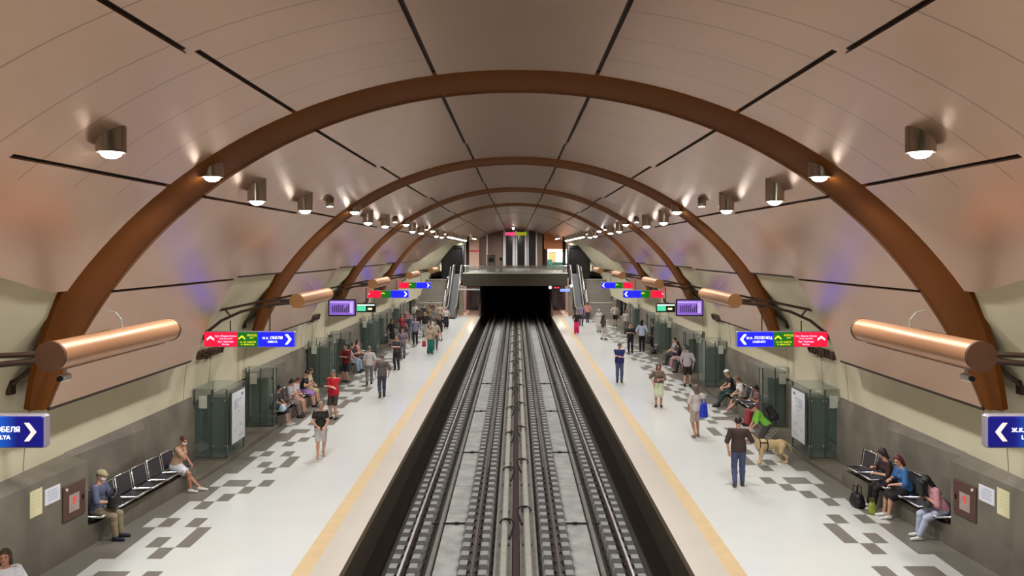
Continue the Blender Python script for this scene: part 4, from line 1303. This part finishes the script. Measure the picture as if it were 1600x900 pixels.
    # ---- shoes
    for hip, knee, ank, toe in legs:
        Z = SDF(.02 * s)
        Z.cone(ank + np.array([0, -.035, -.035]) * s, toe, .046 * s, .034 * s); Z.cone(ank + np.array([0, -.01, -.01]) * s, ank + np.array([0, -.02, -.04]) * s, .046 * s)
        z0 = float(min(ank[2] - .085 * s, toe[2] - .028 * s)); Z.cut((0, 0, max(0.0, z0) + .002), (0, 0, -1))
        a, b = Z.mesh(min(res, .016)); mesh_obj('shoe', [(a, b, 0)], mt(shoe), t)
    # ---- hair, cap, mask
    if hair is not None:
        Hh = SDF(.02 * s)
        Hh.ell(Hd((0, -.016, .03)), np.array((.085, .102, .094)) * s, RH)
        if hairlen > 0:
            dn = RL @ np.array([0, -.12, -1.0]) * s; bk = RL @ np.array([0, -.03, 0]) * s
            for hx in (-.045, 0, .045):
                q0 = Hd((hx, -.05, .0)); Hh.cone(q0, q0 + bk * .6 + dn * (.10 + hairlen * .26), .05 * s, .045 * s)
            for sd in (-1, 1):
                q0 = Hd((sd * .07, .0, .02)); Hh.cone(q0, q0 + np.array([sd * .012, .02 * (hairlen > .7), -(.08 + hairlen * .22) * s]), .026 * s, .028 * s)
            if hairlen > .8:      # falls forward over the face
                Hh.k = .05
                for hx in (-.06, -.02, .02, .06):
                    q0 = Hd((hx, .03, .06)); q1 = q0 + RL @ np.array([hx * .5, .06, .0]) * s; Hh.cone(q0, q1, .035 * s, .04 * s); Hh.cone(q1, q1 + np.array([hx * .4, 0, -.26 * s]), .042 * s, .03 * s)
        elif hairlen < 0:     # tied bun
            Hh.ell(Hd((0, -.115, .05)), np.array((.04, .04, .04)) * s)
        if hairlen < .8: Hh.cut(Hd((0, .072, .06)), RH @ np.array((0, 1.0, -.55)))
        if hairlen <= 0: Hh.cut(Hd((0, .03, -.02)), RH @ np.array((0, .9, -1.0)))
        a, b = Hh.mesh(hs * 1.1); mesh_obj('hair', [(a, b, 0)], mat('hair_%d_%d_%d' % tuple(hair), hair, .55, var=.25, scale=60), t)
    if cap:
        C_ = SDF(.01); C_.ell(Hd((0, -.01, .04)), np.array((.09, .108, .088)) * s, RH); C_.cut(Hd((0, 0, .035)), RH @ np.array((0, .1, -1.0)))
        C_.ell(Hd((0, .105, .043)), np.array((.062, .065, .012)) * s, RH, k=.01)
        a, b = C_.mesh(hs); mesh_obj('cap', [(a, b, 0)], mt(cap), t)
    if mask:
        C_ = SDF(.02); C_.ell(Hd((0, .045, -.042)), np.array((.064, .07, .052)) * s, RH); C_.cut(Hd((0, .03, 0)), RH @ np.array((0, -1, 0))); C_.cut(Hd((0, .03, -.012)), RH @ np.array((0, .25, 1.0)))
        a, b = C_.mesh(hs); mesh_obj('face_mask', [(a, b, 0)], mt((226, 228, 232)), t)
    if strap:
        m = MB(); m.tube([T((-.12, .02, .5)), T((-.04, .13, .38)), T((.06, .135, .2)), T((.17, .06, .02))], .013, 6); m.tube([T((-.12, .02, .5)), T((-.04, -.12, .38)), T((.06, -.115, .2)), T((.17, -.03, .02))], .013, 6)
        m.build('bag_strap', mt(strap), t)
    t['_T'] = 0
    del t['_T']
    return t
def softbag(name, label, cat, loc, size, color, rz_=0.0, handles=True, tilt=0, res=.014, handle_h=.12):
    t = thing(name, loc, label, cat, rz_)
    a, b, c = size
    S = SDF(.03); w = min(a, b, c) * .5
    n = max(2, int((a - 2 * w) / (w * .8)) + 1)
    for i in range(n):
        u = -1 + 2 * i / (n - 1)
        S.cone((u * (a / 2 - w), 0, w * .8), (u * (a / 2 - w) * .86, 0, c - w * .8 - .03 * u * u), w, w * .82)
    S.cut((0, 0, 0.004), (0, 0, -1))
    P_, Q_ = S.mesh(res); mesh_obj('bag_body', [(P_, Q_, 0)], col(color, .5), t)
    if handles:
        for sy in (-1, 1):
            m = MB(); m.tube([(-a * .25, sy * b * .2, c * .9), (-a * .2, sy * b * .15, c + handle_h), (a * .2, sy * b * .15, c + handle_h), (a * .25, sy * b * .2, c * .9)], .012, 6)
            m.build('handle', col(tuple(max(0, int(v * .7)) for v in color), .5), t)
    return t
# ------------------------------------------------------------------ who is where
def at(px, py): 
    p = gp(px, py); return p[0], p[1]
SEATZ = .545
def sit_on(sg, k, i, label, dx=0.0, **kw):
    x, y = seat_pos(sg, k, i)
    kw.setdefault('face', -90 if sg < 0 else 90)
    f = kw.pop('face')
    return person(label, x + sg * (.03 + dx), y, f, pose='sit', seat=SEATZ, **kw)
LAP = {-1: (-.10, .30, .76), 1: (.10, .30, .76)}
PHONE = {-1: (-.06, .30, .92), 1: (.07, .30, .92)}
SPH = {-1: (-.07, .30, 1.18), 1: (.08, .30, 1.18)}     # standing, phone in front
FOLD = {-1: (.10, .22, 1.17), 1: (-.10, .24, 1.13)}
# --- left platform, near bench
sit_on(-1, 0, 0, 'person in beige cap, white mask, blue-grey t-shirt and khaki trousers on the nearest left seat', top=(92, 98, 124), bcol=(150, 136, 110), cap=(176, 164, 128), hair=(120, 110, 100), mask=True, hands={-1: (-.1, .33, .82), 1: (.12, .33, .80)}, h=1.72, lean=6, head=(0, 12), shoe=(38, 40, 56))
x, y = seat_pos(-1, 0, 0)
softbag('shoulder_bag', 'black bag held on the lap of the person in the beige cap', 'bag', (x + .33, y, .66), (.40, .19, .30), (20, 20, 22), PI / 2, True, handle_h=.06)
sit_on(-1, 0, 5, 'person with brown hair, tan top and white shorts resting chin on hand, far left seat', sex='f', top=(196, 158, 128), sleeve=.3, bottom='mini', bcol=(226, 230, 236), hair=(84, 48, 36), hairlen=-1, mask=True, hands={-1: (-.12, .33, .72), 1: (.06, .24, 1.10)}, h=1.64, lean=16, head=(-30, 5), shoe=(232, 230, 226), skin=1, knees={-1: (-.1, -.02, .60), 1: (.1, .12, .42)})
person('person in white top at the lower left edge of the photo', -7.38, 11.75, -160, h=1.62, top=(228, 226, 234), bcol=(40, 40, 60), hair=(70, 50, 36), sex='f', hairlen=.3, skin=1)
x, y = at(501, 714)
person('person in black sleeveless top and light grey shorts walking with hands low, left platform', x, y, 200, h=1.62, sex='f', top=(38, 32, 26), sleeve=.25, bottom='shorts', bcol=(196, 190, 190), hair=(150, 130, 112), hairlen=.2, stride=.14, hands={-1: (-.1, .28, .98), 1: (.14, .25, 1.0)}, shoe=(190, 160, 140), lean=4, head=(0, 25))
x, y = at(521, 655)
person('person in bright red polo shirt and dark shorts facing the seats, grey hair', x, y, 168, h=1.76, top=(196, 30, 46), bottom='shorts', bcol=(62, 52, 48), hair=(96, 92, 90), hands=FOLD, shoe=(30, 28, 30), hem=.05, head=(0, 25))
x, y = at(541, 597)
person('person in dark red shirt standing beyond the bright red polo', x, y, 150, h=1.74, top=(124, 26, 34), bottom='shorts', bcol=(30, 32, 46), hair=(70, 60, 56), hands=SPH, hem=.05)
x, y = at(597, 621)
person('person in grey top walking away in dark trousers, left platform middle', x, y, 15, h=1.76, top=(92, 82, 80), bcol=(62, 60, 78), stride=.16, hair=(110, 96, 86))
x, y = at(577, 601)
person('person in pale top and grey trousers close behind the walker in dark trousers', x, y, 10, h=1.72, top=(196, 190, 188), bcol=(112, 108, 106), stride=.2, hair=(120, 110, 104), sex='f')
x, y = at(620, 578)
person('person dressed in charcoal with hands held in front, left platform centre', x, y, 170, h=1.74, top=(66, 60, 62), bcol=(38, 34, 38), hands=SPH, hair=(84, 74, 68))
x, y = at(629, 560)
person('person in mauve top behind the figure in charcoal', x, y, 185, h=1.66, sex='f', top=(120, 104, 116), bcol=(96, 90, 100), hair=(60, 46, 42), hairlen=.3)
x, y = at(672, 553)
person('person in tan top with wide green trousers, left platform', x, y, 200, h=1.68, sex='f', top=(176, 156, 134), sleeve=.6, bottom='wide', bcol=(28, 104, 88), hair=(140, 106, 70), hairlen=.4)
softbag('shopping_bag', 'red shopping bag beside the wide green trousers', 'bag', (x - .34, y - .1, .42), (.26, .14, .36), (176, 40, 60), 0, True, res=.02, handle_h=.2)
x, y = at(680, 546)
person('person in beige top and slate trousers beside the wide green trousers', x, y, 190, h=1.72, top=(190, 176, 158), bcol=(78, 92, 98), hair=(90, 70, 52), stride=.12)
x, y = at(649, 538)
person('person in loose blue-grey shirt and black trousers, left crowd', x, y, 180, h=1.74, top=(128, 130, 152), bcol=(24, 22, 26), hair=(60, 56, 58), hem=.08)
x, y = at(642, 532)
person('person in slate shirt and jeans left of the loose blue-grey shirt', x, y, 175, h=1.76, top=(74, 80, 100), bcol=(96, 104, 124), hair=(30, 28, 30))
x, y = at(612, 540)
person('person in black dress standing by the far left glass cases', x, y, 230, h=1.70, sex='f', top=(26, 24, 26), bottom='skirt', bcol=(24, 22, 24), hair=(44, 36, 32), hairlen=.4)
x, y = at(664, 526)
person('person in black t-shirt and pale grey trousers, left crowd', x, y, 180, h=1.76, top=(28, 24, 26), bcol=(150, 152, 150), hair=(46, 38, 34))
x, y = at(688, 532)
person('person in black top and dark mini skirt with bare legs, left crowd', x, y, 160, h=1.70, sex='f', top=(30, 26, 28), bottom='mini', bcol=(34, 32, 34), hair=(52, 40, 34), hairlen=.4)
x, y = at(697, 513)
person('person in white blouse and long black skirt by the escalator', x, y, 190, h=1.64, sex='f', top=(216, 206, 200), bottom='long', bcol=(22, 20, 22), hair=(180, 160, 140), hairlen=-1)
CROWD = [(636, 518, 'pink and white t-shirt', (206, 150, 156), (70, 66, 76), 'm'), (628, 530, 'crimson top', (150, 44, 60), (60, 50, 60), 'f'), (655, 514, 'olive shirt', (104, 98, 74), (52, 50, 50), 'm'),
         (662, 508, 'dark navy jacket', (40, 42, 56), (44, 42, 48), 'm'), (671, 512, 'khaki blouse', (140, 122, 86), (90, 84, 80), 'f'), (680, 516, 'grey striped top', (128, 126, 124), (60, 58, 60), 'f'),
         (649, 506, 'white shirt', (210, 206, 200), (80, 80, 86), 'm'), (674, 502, 'brown jacket', (96, 70, 56), (48, 44, 46), 'm'), (687, 508, 'beige cardigan', (182, 164, 144), (92, 84, 78), 'f')]
for i, (px, py, what, c1, c2, sx) in enumerate(CROWD):
    x, y = at(px, py)
    person('person in %s within the far left crowd near the stairs' % what, x, y, 150 + (i * 47) % 80, h=1.66 + (i % 3) * .05, sex=sx, top=c1, bcol=c2, hair=[(60, 46, 38), (30, 26, 26), (120, 96, 70)][i % 3], hairlen=.3 if sx == 'f' else 0, group='far left crowd')
# --- left second bench
sit_on(-1, 1, 0, 'person in black and white dress with navy skirt, nearest on the second left bench', sex='f', top=(60, 54, 58), sleeve=.2, bottom='skirt', bcol=(34, 36, 60), hair=(28, 22, 24), hairlen=.25, hands=LAP, shoe=(220, 218, 214), lean=8, head=(0, 20), h=1.66)
x, y = seat_pos(-1, 1, 0)
softbag('plastic_bag', 'pale blue plastic bag on the near end of the second left bench', 'bag', (x + .28, y - .28, .53), (.34, .22, .26), (196, 222, 232), PI / 2, False, res=.016)
sit_on(-1, 1, 2, 'person in grey-white top with long dark hair, second along that left bench', sex='f', top=(170, 164, 168), sleeve=.4, bottom='jeans', bcol=(120, 104, 96), hair=(34, 26, 24), hairlen=.5, hands=PHONE, lean=14, head=(0, 30), h=1.68)
sit_on(-1, 1, 3, 'person in pink shorts looking down, third on the second left bench', sex='f', top=(206, 190, 190), sleeve=.4, bottom='mini', bcol=(196, 150, 140), hair=(92, 60, 44), hairlen=.4, hands=LAP, lean=18, head=(0, 30), h=1.66, shoe=(120, 96, 84))
sit_on(-1, 1, 5, 'person in black top and lilac skirt, fourth on the second left bench', sex='f', top=(34, 28, 30), sleeve=.2, bottom='skirt', bcol=(150, 112, 176), hair=(36, 28, 26), hairlen=-1, hands=PHONE, lean=14, head=(0, 25), h=1.66)
sit_on(-1, 1, 6, 'person in beige dress at the far part of the second left bench', sex='f', top=(190, 170, 140), sleeve=.4, bottom='skirt', bcol=(186, 166, 130), hair=(60, 46, 38), hairlen=-1, hands=LAP, lean=10, head=(20, 20), h=1.64)
# --- left third bench
sit_on(-1, 2, 0, 'person in white t-shirt and black vest on the third left bench', sex='f', top=(214, 210, 208), sleeve=.4, bottom='jeans', bcol=(150, 168, 186), hair=(26, 22, 24), hairlen=.5, hands=LAP, h=1.66)
sit_on(-1, 2, 1, 'person in black top and pale jeans on the third left bench', sex='f', top=(30, 28, 30), sleeve=.4, bottom='jeans', bcol=(140, 160, 184), hair=(26, 22, 24), hairlen=.5, hands=PHONE, h=1.68)
sit_on(-1, 2, 3, 'person in salmon top on the third left bench, far end', sex='f', top=(186, 130, 112), sleeve=.3, bottom='shorts', bcol=(70, 58, 60), hair=(60, 44, 38), hairlen=.3, hands=LAP, h=1.64)
# --- right platform, near bench (seat 0 nearest)
sit_on(1, 0, 0, 'person with long black hair, pink top, light jeans and white sneakers, nearest right seat', sex='f', top=(214, 152, 160), sleeve=.5, bottom='jeans', bcol=(186, 194, 216), hair=(16, 14, 18), hairlen=.9, hands={-1: (-.05, .34, .90), 1: (.10, .34, .88)}, lean=28, head=(0, 38), h=1.66, shoe=(232, 232, 228), knees={-1: (-.1, -.08, .5), 1: (.1, .16, .40)})
x, y = seat_pos(1, 0, 0)
softbag('handbag', 'dark grey handbag on the lap of the person with long black hair', 'bag', (x - .30, y + .05, .66), (.36, .16, .2), (62, 58, 66), PI / 2 + .2, True, handle_h=.05)
sit_on(1, 0, 2, 'person in blue t-shirt and black skirt with auburn hair on the near right bench', sex='f', top=(52, 104, 158), sleeve=.55, bottom='skirt', bcol=(24, 20, 22), hair=(92, 38, 36), hairlen=.15, hands={-1: (-.12, .34, .78), 1: (.12, .32, .84)}, lean=14, head=(35, 10), h=1.70, shoe=(236, 234, 230), strap=(40, 36, 44), hem=.06)
sit_on(1, 0, 3, 'person in black with dark brown hair leaning towards the blue t-shirt', sex='f', top=(46, 26, 26), sleeve=.5, bottom='trousers', bcol=(28, 22, 24), hair=(46, 30, 26), hairlen=.2, hands={-1: (-.1, .36, .85), 1: (.12, .36, .95)}, lean=14, head=(-25, 20), h=1.68, shoe=(224, 214, 208), skin=0)
x, y = seat_pos(1, 0, 3)
softbag('duffel_bag', 'shiny black bag standing on the floor before the near right bench', 'bag', (x - .68, y + .12, 0), (.44, .30, .36), (20, 18, 22), PI / 2, True)
x, y = seat_pos(1, 0, 2)
softbag('tote_bag', 'small olive green bag at the feet of the blue t-shirt', 'bag', (x - .62, y + .24, 0), (.2, .16, .30), (150, 160, 60), PI / 2, True, handle_h=.06)
# --- right second bench
sit_on(1, 1, 0, 'person in red wide trousers, nearest on the second right bench', sex='f', top=(120, 84, 80), sleeve=.2, bottom='wide', bcol=(176, 66, 76), hair=(40, 26, 26), hairlen=.5, hands=PHONE, lean=12, head=(0, 20), h=1.68, skin=1)
sit_on(1, 1, 3, 'person in white patterned top with bare legs, middle of the second right bench', sex='f', top=(206, 198, 190), sleeve=.4, bottom='shorts', bcol=(96, 78, 70), hair=(110, 76, 54), hairlen=.3, hands=LAP, lean=16, head=(0, 20), h=1.68, shoe=(222, 216, 210), knees={-1: (-.1, -.05, .66), 1: (.1, .1, .55)})
sit_on(1, 1, 5, 'person in white cap, black top and dark green trousers on the second right bench', top=(34, 34, 36), sleeve=.2, bcol=(38, 66, 56), hair=(150, 140, 130), cap=(226, 226, 224), hands={-1: (-.15, .40, .72), 1: (.12, .36, .74)}, lean=18, head=(0, 0), h=1.76, knees={-1: (-.1, -.1, .62), 1: (.1, .16, .50)})
# --- right third bench
sit_on(1, 2, 0, 'person in white top on the third right bench, near end', sex='f', top=(216, 214, 212), bcol=(60, 56, 62), hair=(52, 40, 34), hairlen=.3, hands=LAP, h=1.66)
sit_on(1, 2, 2, 'person in dusty pink trousers on the third right bench', sex='f', top=(52, 42, 44), bcol=(176, 130, 128), hair=(38, 30, 30), hairlen=.4, hands=PHONE, lean=10, h=1.68, shoe=(222, 222, 222))
sit_on(1, 2, 4, 'person in black and white top on the third right bench, far end', top=(150, 148, 150), bcol=(50, 44, 46), hair=(30, 26, 26), hands=LAP, h=1.72)
# --- right platform standing
x, y = at(1154, 760)
person('person in dark brown t-shirt and blue jeans walking, right platform front', x, y, -12, h=1.76, top=(64, 48, 42), bottom='jeans', bcol=(72, 82, 116), hair=(38, 26, 24), stride=.10, hands={-1: (-.24, -.02, .88), 1: (.16, .20, 1.12)}, head=(-20, 0), shoe=(70, 66, 70))
x, y = at(1088, 683)
person('person in white and beige summer clothes with a blue bag, right platform', x, y, 10, h=1.68, sex='f', top=(214, 202, 196), sleeve=.45, bottom='shorts', bcol=(184, 166, 152), hair=(112, 92, 80), hairlen=.2, stride=.12, skin=1, shoe=(150, 110, 104))
softbag('shoulder_bag', 'bright blue bag hanging at the hip of the beige summer clothes', 'bag', (x + .20, y - .16, .64), (.28, .17, .50), (30, 62, 206), .4, True, handle_h=.1)
x, y = at(1029, 636)
person('person in patterned brown top and pale green skirt facing the camera, right platform', x, y, 172, h=1.66, sex='f', top=(112, 96, 82), sleeve=.55, bottom='skirt', bcol=(206, 212, 178), hair=(46, 34, 32), hairlen=.5, hands={-1: (-.06, .22, 1.12), 1: (.22, .1, .98)}, skin=1, hem=.05)
x, y = at(968, 597)
person('person in navy polo and blue jeans with folded arms, right platform', x, y, 176, h=1.78, top=(34, 44, 108), bottom='jeans', bcol=(78, 84, 120), hair=(80, 70, 64), hands=FOLD, head=(0, 20), hem=.05)
x, y = at(1074, 604)
person('person in pale lilac shirt and dark shorts moving past the glass cases, right', x, y, -20, h=1.78, top=(190, 182, 188), bottom='shorts', bcol=(52, 36, 36), hair=(66, 58, 54), stride=.16)
x, y = at(985, 552)
person('person in black t-shirt and black trousers, back to the camera, right platform', x, y, 170, h=1.78, top=(22, 20, 22), bcol=(26, 24, 26), hair=(54, 40, 34), hands=SPH)
x, y = at(1003, 549)
person('person in pale blue shirt and black trousers with large dark hair, right platform', x, y, -10, h=1.86, top=(196, 206, 226), bcol=(24, 22, 24), hair=(18, 16, 16), hairlen=.2)
x, y = at(1020, 546)
person('person dressed in dark clothes beside a black suitcase, right platform', x, y, 100, h=1.74, sex='f', top=(36, 36, 40), bcol=(30, 30, 34), hair=(24, 22, 24), hairlen=.3)
x2, y2 = at(1024, 553)
softbag('travel_bag', 'black bag on the floor beside the person in dark clothes', 'bag', (x2, y2, 0), (.5, .3, .3), (20, 20, 20), 0, True, res=.02)
x, y = at(943, 531)
person('person with black backpack and pale trousers walking, far right platform', x, y, -60, h=1.70, sex='f', top=(60, 56, 58), bcol=(196, 190, 184), hair=(40, 32, 30), hairlen=.3, stride=.1)
x, y = at(936, 519)
person('person in long white dress and hat, far right platform', x, y, 180, h=1.70, sex='f', top=(206, 202, 194), sleeve=.8, bottom='long', bcol=(200, 196, 188), hair=(220, 214, 204), hairlen=0, cap=(232, 228, 220))
x, y = at(901, 521)
person('person in black top and hot pink wide trousers, far right platform', x, y, 170, h=1.66, sex='f', top=(30, 26, 30), bottom='wide', bcol=(222, 44, 104), hair=(44, 34, 34), hairlen=.3, shoe=(210, 60, 100))
x, y = at(908, 509)
person('person in lilac checked shirt behind the hot pink trousers', x, y, 190, h=1.74, top=(140, 130, 156), bcol=(60, 56, 72), hair=(70, 56, 50))
x, y = at(918, 504)
person('person in salmon pink top at the foot of the right escalator', x, y, 10, h=1.74, sex='f', top=(212, 142, 134), bcol=(66, 50, 62), hair=(112, 80, 60), hairlen=.3, stride=.1)
x, y = at(961, 509)
person('person in white t-shirt and black shorts, far right by the stairs', x, y, 185, h=1.74, top=(206, 204, 202), bottom='shorts', bcol=(28, 26, 28), hair=(70, 56, 48))
x, y = at(978, 521)
person('person in pale grey top behind the black t-shirt, far right', x, y, 175, h=1.72, sex='f', top=(190, 186, 178), bcol=(110, 104, 96), hair=(60, 46, 40), hairlen=.3)
# person with the guide dog
x, y = at(1199, 703)
person('person in lime green top with black backpack holding a guide dog', x, y, 78, h=1.62, top=(132, 206, 70), bcol=(70, 70, 66), hair=(60, 40, 34), lean=42, head=(0, 20), hands={-1: (-.22, .50, .72), 1: (.12, .52, .70)}, shoe=(210, 206, 200), seat=.78)
GX, GY = x, y
t = thing('backpack', (x + .10, y - .02, .96), 'black backpack worn by the person in the lime green top', 'backpack', R_(78))
S = SDF(.05)
Rk = rx(-42)
S.ell((0, -.03, .15), (.155, .13, .25), Rk); S.cone((-.1, -.02, .0), (.1, -.02, .0), .09); S.ell((0, -.11, .08), (.13, .08, .14), Rk); S.cone((-.08, 0.02, .34), (.08, .02, .34), .06)
a, b = S.mesh(.014); mesh_obj('pack_body', [(a, b, 0)], col((26, 26, 30), .6), t)
m = MB()
for sd in (-1, 1): m.tube([(sd * .1, .05, .36), (sd * .11, .16, .42), (sd * .12, .26, .33), (sd * .13, .2, .1), (sd * .13, .06, -.03)], .02, 6)
m.build('shoulder_strap', col((60, 62, 66), .5), t)
MB().rbox(-.1, .1, -.205, -.185, .0, .12, .01).build('front_pocket', col((40, 40, 46)), t)

# ------------------------------------------------------------------ the dog
dx, dy = at(1203, 724)
dog = thing('dog', (dx, dy, 0), 'pale yellow labrador guide dog with dark harness standing on the right platform', 'dog', R_(97))
dog.scale = (1.1, 1.1, 1.1)
M_FUR = mat('fur_yellow', (206, 178, 132), .85, 0, .12, 14); k = 1.0
D = SDF(.05)
# local +y is forward
D.ell((0, .20, .47), (.115, .19, .155)); D.ell((0, -.04, .48), (.10, .22, .125)); D.ell((0, -.27, .47), (.105, .15, .135))
D.cone((0, .33, .53), (0, .47, .66), .085, .065)
D.ell((0, .52, .685), (.065, .085, .065)); D.cone((0, .56, .665), (0, .66, .64), .045, .034, .03)
for sd in (-1, 1):
    D.ell((sd * .066, .50, .67), (.018, .035, .055), k=.015)
    fy = .05 if sd < 0 else -.02
    D.cone((sd * .075, .24, .42), (sd * .08, .22 + fy * .4, .25), .06, .036); D.cone((sd * .08, .22 + fy * .4, .25), (sd * .08, .25 + fy, .06), .034, .024); D.cone((sd * .08, .25 + fy, .03), (sd * .08, .31 + fy, .025), .03, .026)
    hy = -.04 if sd < 0 else .05
    D.cone((sd * .075, -.30, .45), (sd * .085, -.24 + hy * .3, .30), .085, .05); D.cone((sd * .085, -.24 + hy * .3, .30), (sd * .085, -.38 + hy, .17), .042, .027); D.cone((sd * .085, -.38 + hy, .17), (sd * .085, -.36 + hy, .04), .027, .024); D.cone((sd * .085, -.36 + hy, .028), (sd * .085, -.29 + hy, .025), .03, .026)
D.cone((0, -.40, .53), (0, -.52, .44), .034, .026, .03); D.cone((0, -.52, .44), (0, -.58, .28), .026, .012, .02)
a, b = D.mesh(.013); parts = [(a, b, 0)]
for sd in (-1, 1):
    a, b = ball((sd * .035, .585, .705), .011, 6); parts.append((a, b, 1))
a, b = ball((0, .695, .645), .019, 6); parts.append((a, b, 1))
mesh_obj('body', parts, [M_FUR, M_EYE], dog)
m = MB()
def band(y, r, z, w=.03):
    mb_ = m
    n = 18
    V = []; f = []
    for i in range(n):
        a = 2 * PI * i / n
        for q in (-w / 2, w / 2): V.append((r[0] * math.cos(a), y + q, z + r[1] * math.sin(a)))
    for i in range(n):
        j = (i + 1) % n; f.append((i * 2, j * 2, j * 2 + 1, i * 2 + 1))
    mb_.add(V, f)
band(.30, (.125, .165), .49); band(.10, (.118, .16), .475)
m.tube([(-.1, .3, .55), (-.11, .1, .55)], .015, 6); m.tube([(.1, .3, .55), (.11, .1, .55)], .015, 6)
m.build('harness', col((50, 44, 40), .6), dog)
m = MB(); m.tube([(-.07, .12, .60), (-.07, -.2, .86), (.07, -.2, .86), (.07, .12, .60)], .014, 6); m.build('harness_handle', col((110, 104, 100), .5), dog)
